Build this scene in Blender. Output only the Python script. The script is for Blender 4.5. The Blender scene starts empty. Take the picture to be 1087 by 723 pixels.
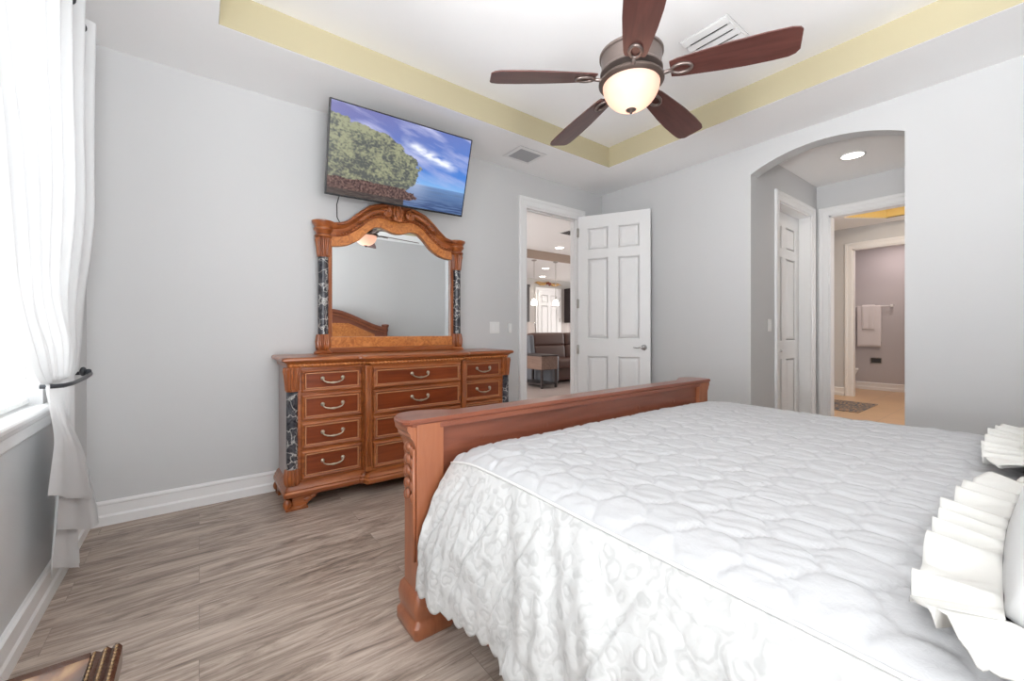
import bpy, bmesh, math, random
from mathutils import Vector, Matrix, noise
random.seed(7)
PI = math.pi
SC = bpy.context.scene
COL = SC.collection

# ------------------------------------------------------------------ camera, world, light, exposure
cam_d = bpy.data.cameras.new('camera')
cam = bpy.data.objects.new('camera', cam_d); COL.objects.link(cam)
cam.location = (0, 0, 1.145)
cam.rotation_euler = (PI/2, 0, -0.65)
cam_d.sensor_width = 36; cam_d.lens = 436.76/1087*36
cam_d.shift_y = -10.2/1087
cam_d.clip_start = 0.02
SC.camera = cam
w = bpy.data.worlds.new('sky'); SC.world = w; w.use_nodes = True
bgn = w.node_tree.nodes['Background']
bgn.inputs[0].default_value = (0.95, 0.98, 1.0, 1); bgn.inputs[1].default_value = 3.25
SC.view_settings.view_transform = 'Standard'
SC.view_settings.look = 'None'
SC.view_settings.gamma = 1
SC.view_settings.use_curve_mapping = False
SC.view_settings.exposure = 0.72
try:
    SC.cycles.max_bounces = 12; SC.cycles.diffuse_bounces = 8; SC.cycles.sample_clamp_indirect = 6
    SC.cycles.use_denoising = True
    SC.cycles.caustics_reflective = False; SC.cycles.caustics_refractive = False
except Exception: pass

def area(name, loc, rot, sx, sy, power, col=(1, 1, 1)):
    d = bpy.data.lights.new(name, 'AREA'); d.shape = 'RECTANGLE'; d.size = sx; d.size_y = sy
    d.energy = power; d.color = col
    o = bpy.data.objects.new(name, d); COL.objects.link(o); o.location = loc; o.rotation_euler = rot
    return o
def spot(name, loc, power, col=(1, .86, .7), size=2.4, r=.06):
    d = bpy.data.lights.new(name, 'SPOT'); d.energy = power; d.color = col; d.spot_size = size; d.spot_blend = .6
    d.shadow_soft_size = r
    o = bpy.data.objects.new(name, d); COL.objects.link(o); o.location = loc
    return o
# added lamps outside two unseen bedroom windows (left wall, behind the camera)
# no ground is built; the lamps aim up to brighten ceiling and walls
area('added_fill', (-3.4, .35, .10), (0, PI+math.radians(65), 0), 2.6, 3.0, 560, (.97, .985, 1))
area('added_fill', (.45, -4.0, -.10), (PI+math.radians(-65), 0, 0), 3.0, 2.6, 330, (.97, .985, 1))
# added area lamps, out of view, brighten the great room; its walls have no windows
area('added_fill', (12.2, 6.6, 1.5), (0, PI/2, 0), 2.4, 4.0, 110, (1, .97, .95))
area('added_fill', (2.45, 7.2, 1.5), (0, -PI/2, 0), 2.4, 3.0, 60, (1, .97, .95))

# ------------------------------------------------------------------ room numbers (metres)
X0, X1, Y0, Y1, H, HT = -.519, 3.978, -.85, 3.385, 2.817, 3.021
TR = (.084, 3.342, -.22, 2.7565)          # tray recess x0 x1 y0 y1

# ------------------------------------------------------------------ materials
MATS = {}
def new_mat(name):
    m = bpy.data.materials.new(name); m.use_nodes = True
    nt = m.node_tree; b = nt.nodes['Principled BSDF']
    MATS[name] = m
    return m, nt, b
def N(nt, t, **kw):
    n = nt.nodes.new(t)
    for k, v in kw.items(): setattr(n, k, v)
    return n
def bump(nt, b, src, strength=.2, dist=.01):
    bp = N(nt, 'ShaderNodeBump'); bp.inputs['Strength'].default_value = strength; bp.inputs['Distance'].default_value = dist
    nt.links.new(src, bp.inputs['Height']); nt.links.new(bp.outputs[0], b.inputs['Normal'])
    return bp
def coords(nt, scale=(1, 1, 1), loc=(0, 0, 0), rot=(0, 0, 0)):
    tc = N(nt, 'ShaderNodeTexCoord'); mp = N(nt, 'ShaderNodeMapping')
    mp.inputs['Scale'].default_value = scale; mp.inputs['Location'].default_value = loc; mp.inputs['Rotation'].default_value = rot
    nt.links.new(tc.outputs['Object'], mp.inputs[0]); return mp.outputs[0]
def noise_tex(nt, vec, scale, detail=3, rough=.5, dist=0):
    n = N(nt, 'ShaderNodeTexNoise'); n.inputs['Scale'].default_value = scale; n.inputs['Detail'].default_value = detail
    n.inputs['Roughness'].default_value = rough; n.inputs['Distortion'].default_value = dist
    nt.links.new(vec, n.inputs['Vector']); return n.outputs['Fac']
def ramp(nt, fac, stops):
    r = N(nt, 'ShaderNodeValToRGB'); el = r.color_ramp.elements
    while len(el) < len(stops): el.new(.5)
    for e, (p, c) in zip(el, stops): e.position = p; e.color = (*c, 1)
    nt.links.new(fac, r.inputs[0]); return r.outputs[0]
def plain(name, col, rough=.5, metal=0, bumpscale=0, bstr=.1, coat=0, spec=None):
    m, nt, b = new_mat(name)
    b.inputs['Base Color'].default_value = (*col, 1); b.inputs['Roughness'].default_value = rough; b.inputs['Metallic'].default_value = metal
    if coat: b.inputs['Coat Weight'].default_value = coat; b.inputs['Coat Roughness'].default_value = .1
    if spec is not None: b.inputs['Specular IOR Level'].default_value = spec
    if bumpscale:
        bump(nt, b, noise_tex(nt, coords(nt), bumpscale, 3), bstr, .004)
    return m
def wood(name, c0, c1, c2, axis=0, rough=.3, scale=1, coat=.25):
    m, nt, b = new_mat(name)
    s = [26*scale]*3; s[axis] = 2.2*scale
    v = coords(nt, s)
    f = noise_tex(nt, v, 1.0, 5, .6, .8)
    col = ramp(nt, f, [(.25, c0), (.5, c1), (.78, c2)])
    nt.links.new(col, b.inputs['Base Color']); b.inputs['Roughness'].default_value = rough
    b.inputs['Coat Weight'].default_value = coat; b.inputs['Coat Roughness'].default_value = .15
    bump(nt, b, f, .06, .002)
    return m
def emis(name, col, st):
    m, nt, b = new_mat(name)
    b.inputs['Base Color'].default_value = (*col, 1); b.inputs['Emission Color'].default_value = (*col, 1); b.inputs['Emission Strength'].default_value = st
    return m

plain('wall_paint', (.605, .608, .612), .75, bumpscale=180, bstr=.05)
plain('wall_mauve', (.50, .47, .48), .75)
plain('wall_beige', (.50, .48, .46), .8)
plain('ceiling_white', (.92, .92, .92), .85, bumpscale=140, bstr=.06)
plain('tray_yellow', (.50, .445, .295), .8, bumpscale=140, bstr=.05)
plain('bath_yellow', (.85, .62, .22), .8)
plain('trim_white', (.82, .82, .82), .35)
plain('door_white', (.80, .80, .80), .4)
plain('beam_tan', (.42, .33, .27), .8)
plain('black_plastic', (.012, .012, .014), .3)
plain('dark_line', (.03, .03, .03), .6)
plain('plastic_white', (.8, .8, .79), .3)
plain('steel', (.62, .62, .63), .22, 1)
plain('nickel', (.45, .43, .40), .3, 1)
plain('pull_metal', (.52, .46, .36), .28, 1)
plain('bronze', (.12, .09, .078), .38, .7)
plain('bronze_light', (.20, .16, .145), .35, .7)
plain('holdback_dark', (.06, .065, .075), .35, .5)
plain('return_filter', (.42, .43, .45), .9, bumpscale=300, bstr=.4)
plain('vent_dark', (.06, .06, .06), .9)
plain('leather_brown', (.085, .040, .030), .45, bumpscale=40, bstr=.3)
plain('leather_grey_and_lit', (.13, .14, .16), .5, bumpscale=40, bstr=.3)  # armchair's own grey; on the sofa it paints grey light onto brown leather
plain('cabinet_dark', (.035, .025, .025), .4)
plain('towel', (.72, .68, .68), .95, bumpscale=260, bstr=.6)
plain('porcelain', (.85, .85, .85), .12)
plain('gilt', (.30, .20, .11), .38, .8, 60, .6)
plain('frame_dark', (.07, .03, .018), .3, 0, 50, .5, .3)
plain('chrome', (.8, .8, .8), .08, 1)
plain('counter', (.55, .47, .40), .3)
plain('slat_white', (.86, .86, .85), .4)
plain('swag_gold', (.55, .33, .12), .6, 0, 30, .6)
plain('swag_red', (.22, .05, .03), .6)
plain('pipe_white', (.68, .68, .67), .7)

wood('wood_h', (0.148, 0.033, 0.009), (0.312, 0.087, 0.023), (0.484, 0.164, 0.045), 0)
wood('wood_v', (0.148, 0.033, 0.009), (0.312, 0.087, 0.023), (0.484, 0.164, 0.045), 2)
plain('bead_wood_lit', (.50, .21, .09), .18, 0, coat=.6)  # lightened wood: the highlights on the beads are put into the colour
wood('wood_field', (0.143, 0.027, 0.009), (0.217, 0.045, 0.013), (0.285, 0.068, 0.020), 0, .28)
wood('wood_side_sheen', (0.289, 0.212, 0.200), (0.340, 0.264, 0.251), (0.391, 0.306, 0.293), 2, .35)  # greyish reflection on the dresser side is put into the wood colour
wood('wood_bed', (0.158, 0.045, 0.024), (0.216, 0.066, 0.036), (0.266, 0.090, 0.049), 0, .3, .7)
wood('wood_bed_v', (0.234, 0.074, 0.033), (0.312, 0.105, 0.048), (0.374, 0.140, 0.066), 2, .3, .7)
wood('blade_wood', (0.050, 0.016, 0.013), (0.083, 0.028, 0.023), (0.115, 0.041, 0.032), 0, .35, 1, .15)
wood('table_wood', (.12, .07, .05), (.19, .115, .085), (.25, .16, .12), 1, .5)
# burl
m, nt, b = new_mat('burl')
f = noise_tex(nt, coords(nt, (14, 14, 14)), 1.6, 6, .65, 1.6)
nt.links.new(ramp(nt, f, [(.3, (.30, .085, .02)), (.5, (.52, .18, .045)), (.7, (.68, .28, .08))]), b.inputs['Base Color'])
b.inputs['Roughness'].default_value = .28; b.inputs['Coat Weight'].default_value = .3
# marble columns
m, nt, b = new_mat('marble')
v = coords(nt, (9, 9, 9))
f = noise_tex(nt, v, 1.5, 6, .6, 2.2)
wv = N(nt, 'ShaderNodeTexVoronoi', feature='DISTANCE_TO_EDGE'); wv.inputs['Scale'].default_value = 1.3
mx = N(nt, 'ShaderNodeVectorMath', operation='ADD')
nz = N(nt, 'ShaderNodeTexNoise'); nz.inputs['Scale'].default_value = 2.0; nz.inputs['Detail'].default_value = 5
nt.links.new(v, nz.inputs['Vector']); nt.links.new(v, mx.inputs[0]); nt.links.new(nz.outputs['Color'], mx.inputs[1]); nt.links.new(mx.outputs[0], wv.inputs['Vector'])
c1 = ramp(nt, f, [(.35, (.018, .018, .024)), (.6, (.075, .075, .085)), (.8, (.22, .21, .20))])
c2 = ramp(nt, wv.outputs['Distance'], [(0, (.42, .41, .38)), (.03, (.16, .15, .14)), (.06, (0, 0, 0))])
ad = N(nt, 'ShaderNodeMix', data_type='RGBA', blend_type='ADD'); ad.inputs[0].default_value = 1
nt.links.new(c1, ad.inputs[6]); nt.links.new(c2, ad.inputs[7]); nt.links.new(ad.outputs[2], b.inputs['Base Color'])
b.inputs['Roughness'].default_value = .08
# mirror
m, nt, b = new_mat('mirror'); b.inputs['Base Color'].default_value = (.93, .95, .95, 1); b.inputs['Metallic'].default_value = 1; b.inputs['Roughness'].default_value = .0
# window glass
m, nt, b = new_mat('glass')
tp = N(nt, 'ShaderNodeBsdfTransparent'); tp.inputs[0].default_value = (1, 1, 1, 1)
gl = N(nt, 'ShaderNodeBsdfGlossy'); gl.inputs['Roughness'].default_value = .02
mx = N(nt, 'ShaderNodeMixShader'); mx.inputs[0].default_value = .03
nt.links.new(tp.outputs[0], mx.inputs[1]); nt.links.new(gl.outputs[0], mx.inputs[2]); nt.links.new(mx.outputs[0], nt.nodes['Material Output'].inputs[0])
# plank floor
def plank(name, tones, pl, pw, groove=(.09, .07, .06)):
    m, nt, b = new_mat(name)
    v = coords(nt)
    br = N(nt, 'ShaderNodeTexBrick'); br.offset = .37; br.inputs['Scale'].default_value = 1
    br.inputs['Brick Width'].default_value = pl; br.inputs['Row Height'].default_value = pw
    br.inputs['Mortar Size'].default_value = .0012; br.inputs['Mortar Smooth'].default_value = .2; br.inputs['Bias'].default_value = 0
    br.inputs['Color1'].default_value = (0, 0, 0, 1); br.inputs['Color2'].default_value = (1, 1, 1, 1); br.inputs['Mortar'].default_value = (.5, .5, .5, 1)
    nt.links.new(v, br.inputs['Vector'])
    # grain stretched along x, shifted per plank
    sh = N(nt, 'ShaderNodeVectorMath', operation='MULTIPLY_ADD'); sh.inputs[1].default_value = (3.7, 5.1, 7.3)
    nt.links.new(br.outputs['Color'], sh.inputs[0]); nt.links.new(v, sh.inputs[2])
    mp = N(nt, 'ShaderNodeMapping'); mp.inputs['Scale'].default_value = (1.0, 7.5, 1); nt.links.new(sh.outputs[0], mp.inputs[0])
    g = noise_tex(nt, mp.outputs[0], 2.0, 9, .72, 1.6)
    mp2 = N(nt, 'ShaderNodeMapping'); mp2.inputs['Scale'].default_value = (3.0, 70, 1); nt.links.new(sh.outputs[0], mp2.inputs[0])
    g2 = noise_tex(nt, mp2.outputs[0], 1.5, 4, .6, .3)
    mm = N(nt, 'ShaderNodeMath', operation='MULTIPLY_ADD'); nt.links.new(g2, mm.inputs[0]); mm.inputs[1].default_value = .30; nt.links.new(g, mm.inputs[2])
    m2 = N(nt, 'ShaderNodeMath', operation='MULTIPLY_ADD'); nt.links.new(br.outputs['Color'], m2.inputs[0]); m2.inputs[1].default_value = .05; nt.links.new(mm.outputs[0], m2.inputs[2])
    col = ramp(nt, m2.outputs[0], tones)
    mix = N(nt, 'ShaderNodeMix', data_type='RGBA'); mf = N(nt, 'ShaderNodeMath', operation='MULTIPLY'); mf.inputs[1].default_value = .45
    nt.links.new(br.outputs['Fac'], mf.inputs[0])
    nt.links.new(mf.outputs[0], mix.inputs[0]); nt.links.new(col, mix.inputs[6]); mix.inputs[7].default_value = (*groove, 1)
    nt.links.new(mix.outputs[2], b.inputs['Base Color']); b.inputs['Roughness'].default_value = .42
    bump(nt, b, m2.outputs[0], .15, .003)
    return m
plank('plank_floor', [(.43, (.105, .078, .064)), (.56, (.245, .190, .155)), (.67, (.38, .302, .25)), (.82, (.55, .46, .39))], 1.22, .18)
def tile(name, c1, c2, s, grout):
    m, nt, b = new_mat(name)
    br = N(nt, 'ShaderNodeTexBrick'); br.offset = 0; br.inputs['Scale'].default_value = 1
    br.inputs['Brick Width'].default_value = s; br.inputs['Row Height'].default_value = s; br.inputs['Mortar Size'].default_value = .004
    br.inputs['Color1'].default_value = (*c1, 1); br.inputs['Color2'].default_value = (*c2, 1); br.inputs['Mortar'].default_value = (*grout, 1)
    nt.links.new(coords(nt), br.inputs['Vector']); nt.links.new(br.outputs['Color'], b.inputs['Base Color']); b.inputs['Roughness'].default_value = .3
    return m
tile('tile_great', (.48, .40, .37), (.42, .35, .32), .45, (.33, .28, .26))
tile('tile_bath', (.62, .40, .23), (.56, .36, .20), .45, (.42, .30, .2))
tile('backsplash', (.50, .42, .38), (.34, .28, .26), .07, (.5, .46, .42))
# rug
m, nt, b = new_mat('rug')
vr = N(nt, 'ShaderNodeTexVoronoi'); vr.inputs['Scale'].default_value = 5.5; nt.links.new(coords(nt), vr.inputs['Vector'])
sn = N(nt, 'ShaderNodeMath', operation='SINE'); ml = N(nt, 'ShaderNodeMath', operation='MULTIPLY'); ml.inputs[1].default_value = 26
nt.links.new(vr.outputs['Distance'], ml.inputs[0]); nt.links.new(ml.outputs[0], sn.inputs[0])
nt.links.new(ramp(nt, sn.outputs[0], [(.0, (.10, .10, .11)), (.35, (.14, .13, .13)), (.55, (.42, .34, .24)), (.9, (.34, .20, .12))]), b.inputs['Base Color']); b.inputs['Roughness'].default_value = 1
# quilt and lace
def cloth(name, col, lace=False, translucent=0, sheer=0, bs=.25):
    m, nt, b = new_mat(name)
    b.inputs['Base Color'].default_value = (*col, 1); b.inputs['Roughness'].default_value = .9; b.inputs['Specular IOR Level'].default_value = .2
    v = coords(nt)
    f = noise_tex(nt, v, 55 if not lace else 30, 5, .6, .6)
    if lace:
        vo = N(nt, 'ShaderNodeTexVoronoi'); vo.inputs['Scale'].default_value = 17; vo.inputs['Randomness'].default_value = .9
        nz = N(nt, 'ShaderNodeTexNoise'); nz.inputs['Scale'].default_value = 9; nz.inputs['Detail'].default_value = 3; nt.links.new(v, nz.inputs['Vector'])
        va = N(nt, 'ShaderNodeVectorMath', operation='MULTIPLY_ADD'); va.inputs[1].default_value = (.12, .12, .12)
        nt.links.new(nz.outputs['Color'], va.inputs[0]); nt.links.new(v, va.inputs[2]); nt.links.new(va.outputs[0], vo.inputs['Vector'])
        ml = N(nt, 'ShaderNodeMath', operation='MULTIPLY'); ml.inputs[1].default_value = 15; nt.links.new(vo.outputs['Distance'], ml.inputs[0])
        sn = N(nt, 'ShaderNodeMath', operation='SINE'); nt.links.new(ml.outputs[0], sn.inputs[0])
        v2 = N(nt, 'ShaderNodeTexVoronoi'); v2.inputs['Scale'].default_value = 60; nt.links.new(va.outputs[0], v2.inputs['Vector'])
        a1 = N(nt, 'ShaderNodeMath', operation='MULTIPLY_ADD'); nt.links.new(v2.outputs['Distance'], a1.inputs[0]); a1.inputs[1].default_value = .9; nt.links.new(sn.outputs[0], a1.inputs[2])
        a2 = N(nt, 'ShaderNodeMath', operation='MULTIPLY_ADD'); nt.links.new(f, a2.inputs[0]); a2.inputs[1].default_value = 1.2; nt.links.new(a1.outputs[0], a2.inputs[2])
        bump(nt, b, a2.outputs[0], .32, .0014)
        nt.links.new(ramp(nt, a2.outputs[0], [(.1, (.49, .49, .485)), (.8, (.565, .565, .56))]), b.inputs['Base Color'])
    else:
        bump(nt, b, f, bs, .006)
    if translucent:
        out = nt.nodes['Material Output']
        tr = N(nt, 'ShaderNodeBsdfTranslucent'); tr.inputs[0].default_value = (*col, 1)
        mx = N(nt, 'ShaderNodeMixShader'); mx.inputs[0].default_value = translucent
        nt.links.new(b.outputs[0], mx.inputs[1]); nt.links.new(tr.outputs[0], mx.inputs[2])
        last = mx
        if sheer:
            tp = N(nt, 'ShaderNodeBsdfTransparent'); m3 = N(nt, 'ShaderNodeMixShader'); m3.inputs[0].default_value = sheer
            nt.links.new(mx.outputs[0], m3.inputs[1]); nt.links.new(tp.outputs[0], m3.inputs[2]); last = m3
        nt.links.new(last.outputs[0], out.inputs[0])
    return m
cloth('quilt_cloth', (.49, .49, .50))
cloth('lace_cloth', (.86, .86, .85), lace=True)
cloth('pillow_cloth', (.66, .66, .66), bs=.1)
cloth('ruffle_cloth', (.66, .65, .62), bs=.1)
cloth('sheer_cloth', (.80, .81, .82), translucent=.20, sheer=.05, bs=.05)
# painted top of the little table
m, nt, b = new_mat('painted_top')
f = noise_tex(nt, coords(nt, (1, .6, 1), rot=(0, 0, .7)), 9, 4, .5, 1.4)
nt.links.new(ramp(nt, f, [(.3, (.10, .075, .07)), (.45, (.25, .14, .09)), (.6, (.52, .35, .19)), (.78, (.62, .48, .30))]), b.inputs['Base Color']); b.inputs['Roughness'].default_value = .3
# fan bowl
m, nt, b = new_mat('alabaster')
b.inputs['Base Color'].default_value = (.75, .54, .45, 1); b.inputs['Roughness'].default_value = .35
b.inputs['Emission Color'].default_value = (1, .62, .50, 1); b.inputs['Emission Strength'].default_value = .22
out = nt.nodes['Material Output']; tr = N(nt, 'ShaderNodeBsdfTranslucent'); tr.inputs[0].default_value = (1, .76, .66, 1)
mx = N(nt, 'ShaderNodeMixShader'); mx.inputs[0].default_value = .5
nt.links.new(b.outputs[0], mx.inputs[1]); nt.links.new(tr.outputs[0], mx.inputs[2]); nt.links.new(mx.outputs[0], out.inputs[0])
emis('lamp_warm', (1, .93, .84), 6)
emis('pendant_glass', (1, .93, .85), 4)

# ------------------------------------------------------------------ mesh helpers
def nb(): return bmesh.new()
def bx(bm, x0, x1, y0, y1, z0, z1, mi=0):
    vs = [bm.verts.new(p) for p in ((x0,y0,z0),(x1,y0,z0),(x1,y1,z0),(x0,y1,z0),(x0,y0,z1),(x1,y0,z1),(x1,y1,z1),(x0,y1,z1))]
    for f in ((3,2,1,0),(4,5,6,7),(0,1,5,4),(1,2,6,5),(2,3,7,6),(3,0,4,7)):
        bm.faces.new([vs[i] for i in f]).material_index = mi
    return vs
def bevbox(bm, x0, x1, y0, y1, z0, z1, bev=.004, seg=2, mi=0):
    t = bmesh.new(); bx(t, x0, x1, y0, y1, z0, z1, mi)
    bmesh.ops.bevel(t, geom=t.edges[:], offset=bev, segments=seg, affect='EDGES', profile=.6)
    me = bpy.data.meshes.new('tmp'); t.to_mesh(me); t.free()
    n0 = len(bm.faces); bm.from_mesh(me); bpy.data.meshes.remove(me)
    bm.faces.ensure_lookup_table()
    for f in bm.faces[n0:]: f.material_index = mi
def prism(bm, pts, axis, a, b, mi=0):
    """polygon pts (2-D) extruded along axis from a to b. axis 'z': pts=(x,y); 'y': pts=(x,z); 'x': pts=(y,z)"""
    def P(p, t):
        return (p[0], p[1], t) if axis == 'z' else (p[0], t, p[1]) if axis == 'y' else (t, p[0], p[1])
    A = [bm.verts.new(P(p, a)) for p in pts]; B = [bm.verts.new(P(p, b)) for p in pts]
    n = len(pts); fs = [bm.faces.new(A[::-1]), bm.faces.new(B)]
    for i in range(n): fs.append(bm.faces.new([A[i], A[(i+1) % n], B[(i+1) % n], B[i]]))
    for f in fs: f.material_index = mi
def grid(bm, rows, mi=0, closed_u=False, smooth=True, flip=False):
    V = [[bm.verts.new(p) for p in r] for r in rows]
    for i in range(len(V)-1):
        n = len(V[i])
        for j in range(n if closed_u else n-1):
            q = [V[i][j], V[i][(j+1) % n], V[i+1][(j+1) % n], V[i+1][j]]
            if flip: q.reverse()
            try:
                f = bm.faces.new(q); f.material_index = mi; f.smooth = smooth
            except ValueError: pass
    return V
def lathe(bm, prof, c=(0, 0), seg=24, mi=0, fl=None, smooth=True):
    """prof [(r,z)...] around z axis; fl(theta,z)->radius factor"""
    rows = []
    for r, z in prof:
        rows.append([(c[0]+r*(fl(2*PI*k/seg, z) if fl else 1)*math.cos(2*PI*k/seg), c[1]+r*(fl(2*PI*k/seg, z) if fl else 1)*math.sin(2*PI*k/seg), z) for k in range(seg)])
    V = grid(bm, rows, mi, True, smooth)
    for R in (V[0], V[-1]):
        try: bm.faces.new(R).material_index = mi
        except ValueError: pass
    return V
def tube(bm, pts, r, seg=8, mi=0, rf=None, closed=False, flat=1.0):
    pts = [Vector(p) for p in pts]; n = len(pts); rows = []
    up = Vector((0, 0, 1))
    for i, p in enumerate(pts):
        a = pts[(i-1) % n] if (closed or i > 0) else p
        b_ = pts[(i+1) % n] if (closed or i < n-1) else p
        t = (b_-a).normalized()
        u = up if abs(t.dot(up)) < .95 else Vector((0, 1, 0))
        s = t.cross(u).normalized(); q = s.cross(t)
        rr = r*(rf(i/(n-1)) if rf else 1)
        rows.append([p+s*rr*math.cos(2*PI*k/seg)+q*rr*flat*math.sin(2*PI*k/seg) for k in range(seg)])
    if closed: rows.append(rows[0])
    V = grid(bm, rows, mi, True)
    if not closed:
        for R in (V[0], V[-1]):
            try: bm.faces.new(R).material_index = mi
            except ValueError: pass
def sweep(bm, path, nrm, prof, closed=False, mi=0, smooth=False, flip=False):
    """prof (a,b): a along side (t x n), b along n ; mitred"""
    P = [Vector(p) for p in path]; n = len(P); nrm = Vector(nrm).normalized(); rows = []
    for i in range(n):
        d1 = (P[i]-P[i-1]).normalized() if (closed or i > 0) else None
        d2 = (P[(i+1) % n]-P[i]).normalized() if (closed or i < n-1) else None
        if d1 is None: d1 = d2
        if d2 is None: d2 = d1
        s1, s2 = d1.cross(nrm).normalized(), d2.cross(nrm).normalized()
        s = (s1+s2)
        if s.length < 1e-6: s = s1.copy()
        s.normalize(); k = 1/max(.3, s.dot(s1))
        rows.append([P[i]+s*(a*k)+nrm*b_ for a, b_ in prof])
    if closed: rows.append([v.copy() for v in rows[0]])
    V = grid(bm, rows, mi, True, smooth)
    if not closed:
        for R in (V[0], V[-1]):
            try: bm.faces.new(R).material_index = mi
            except ValueError: pass
def ball(bm, c, r, sc=(1, 1, 1), mi=0, seg=12, rg=8):
    rows = []
    for i in range(rg+1):
        a = PI*i/rg
        rows.append([(c[0]+r*sc[0]*math.sin(a)*math.cos(2*PI*k/seg), c[1]+r*sc[1]*math.sin(a)*math.sin(2*PI*k/seg), c[2]+r*sc[2]*math.cos(a)) for k in range(seg)])
    grid(bm, rows, mi, True, flip=True)
def root_of(o):
    while o.parent: o = o.parent
    return o
def obj(name, bm, mats, parent=None, local=False, smooth=None, loc=None):
    """link bm as ONE object. mesh coordinates are world unless local."""
    bmesh.ops.remove_doubles(bm, verts=bm.verts, dist=1e-6)
    bmesh.ops.recalc_face_normals(bm, faces=bm.faces)
    if parent is not None and not local:
        L = root_of(parent).location
        bmesh.ops.translate(bm, verts=bm.verts, vec=-Vector(L))
    if parent is None and loc is not None:
        bmesh.ops.translate(bm, verts=bm.verts, vec=-Vector(loc))
    me = bpy.data.meshes.new(name); bm.to_mesh(me); bm.free()
    if not isinstance(mats, (list, tuple)): mats = [mats]
    for k in mats: me.materials.append(MATS[k])
    o = bpy.data.objects.new(name, me); COL.objects.link(o)
    if parent is not None: o.parent = parent
    elif loc is not None: o.location = loc
    if smooth:
        for p in me.polygons: p.use_smooth = True
    return o
def autosmooth(o, ang=.6):
    me = o.data
    for p in me.polygons: p.use_smooth = True
    b = bmesh.new(); b.from_mesh(me)
    for e in b.edges:
        if len(e.link_faces) == 2 and e.calc_face_angle(0) > ang: e.smooth = False
    b.to_mesh(me); b.free()
    return o
def thing(name, label, cat, loc=(0, 0, 0), rz=0, group=None):
    o = bpy.data.objects.new(name, None); COL.objects.link(o); o.empty_display_size = .1
    o.location = loc; o.rotation_euler = (0, 0, rz); o['label'] = label; o['category'] = cat
    if group: o['group'] = group
    return o
def tag(o, label, cat, group=None, kind=None):
    o['label'] = label; o['category'] = cat
    if group: o['group'] = group
    if kind: o['kind'] = kind
    return o
def struct(name, bm, mats, parent=None, smooth=False):
    o = obj(name, bm, mats, parent)
    if parent is None: o['kind'] = 'structure'
    return o
def copy_tree(o, parent=None):
    c = o.copy(); COL.objects.link(c)
    if parent: c.parent = parent
    for ch in list(o.children): copy_tree(ch, c)
    return c
def arc(cx, cy, r, a0, a1, n):
    return [(cx+r*math.cos(a0+(a1-a0)*i/n), cy+r*math.sin(a0+(a1-a0)*i/n)) for i in range(n+1)]

# ------------------------------------------------------------------ SETTING: bedroom
bm = nb(); bx(bm, X0-.15, 5.75, Y0-.15, Y1+.06, -.06, 0); struct('floor', bm, 'plank_floor')
# ceiling: perimeter with tray recess, and outer slab
bm = nb()
x0, x1, y0, y1 = TR
bx(bm, X0, X1, y1, Y1, H, HT+.1); bx(bm, X0, X1, Y0, y0, H, HT+.1); bx(bm, X0, x0, y0, y1, H, HT+.1); bx(bm, x1, X1, y0, y1, H, HT+.1)
bx(bm, x0, x1, y0, y1, HT, HT+.1)
struct('ceiling', bm, 'ceiling_white')
bm = nb(); e = .004
bx(bm, x0, x1, y1-e, y1, H+.002, HT); bx(bm, x0, x1, y0, y0+e, H+.002, HT); bx(bm, x0, x0+e, y0, y1, H+.002, HT); bx(bm, x1-e, x1, y0, y1, H+.002, HT)
struct('trim_1', bm, 'tray_yellow')
# back wall (dresser wall), also the near wall of the great room
DX0, DX1, DZ = 2.756, 3.56, 2.47
bm = nb()
bx(bm, X0-.12, DX0, Y1, Y1+.12, 0, 3.13); bx(bm, DX1, 12.6, Y1, Y1+.12, 0, 3.13); bx(bm, DX0, DX1, Y1, Y1+.12, DZ, 3.13)
struct('wall_back', bm, 'wall_paint')
# left wall with the curtained window and an unseen one added for light
WY = (1.75, 2.55); WZ = (.832, 2.45); W2 = (-.45, 1.15)
bm = nb()
def wallx(bm, xa, xb, ya, yb, zt, holes):
    holes = sorted(holes); y = ya
    for (h0, h1, z0, z1) in holes:
        bx(bm, xa, xb, y, h0, 0, zt)
        if z0 > 0: bx(bm, xa, xb, h0, h1, 0, z0)
        bx(bm, xa, xb, h0, h1, z1, zt); y = h1
    bx(bm, xa, xb, y, yb, 0, zt)
wallx(bm, X0-.15, X0, Y0-.12, Y1, 3.13, [(WY[0], WY[1], *WZ), (W2[0], W2[1], *WZ)])
struct('wall_left', bm, 'wall_paint')
# right wall with the arch
AY0, AY1, AZ, AT = .636, 1.658, 2.562, .14
bm = nb()
bx(bm, X1, X1+AT, Y0-.12, AY0, 0, 3.13); bx(bm, X1, X1+AT, AY1, Y1, 0, 3.13)
cy = (AY0+AY1)/2; hw = (AY1-AY0)/2; sag = .122; R = (hw*hw+sag*sag)/(2*sag); a = math.asin(hw/R)
pts = [(AY1, 3.13), (AY0, 3.13)] + [(cy+R*math.sin(t), AZ+sag-R+R*math.cos(t)) for t in [-a+2*a*i/28 for i in range(29)]]
prism(bm, pts, 'x', X1, X1+AT)
struct('wall_right', bm, 'wall_paint')
# front wall behind the headboard, with a wide unseen window added for light
FX = (-.35, 1.25)
bm = nb()
bx(bm, X0, FX[0], Y0-.12, Y0, 0, 3.13); bx(bm, FX[1], X1, Y0-.12, Y0, 0, 3.13)
bx(bm, FX[0], FX[1], Y0-.12, Y0, 2.45, 3.13); bx(bm, FX[0], FX[1], Y0-.12, Y0, 0, .45)
struct('wall_front', bm, 'wall_paint')
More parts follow.
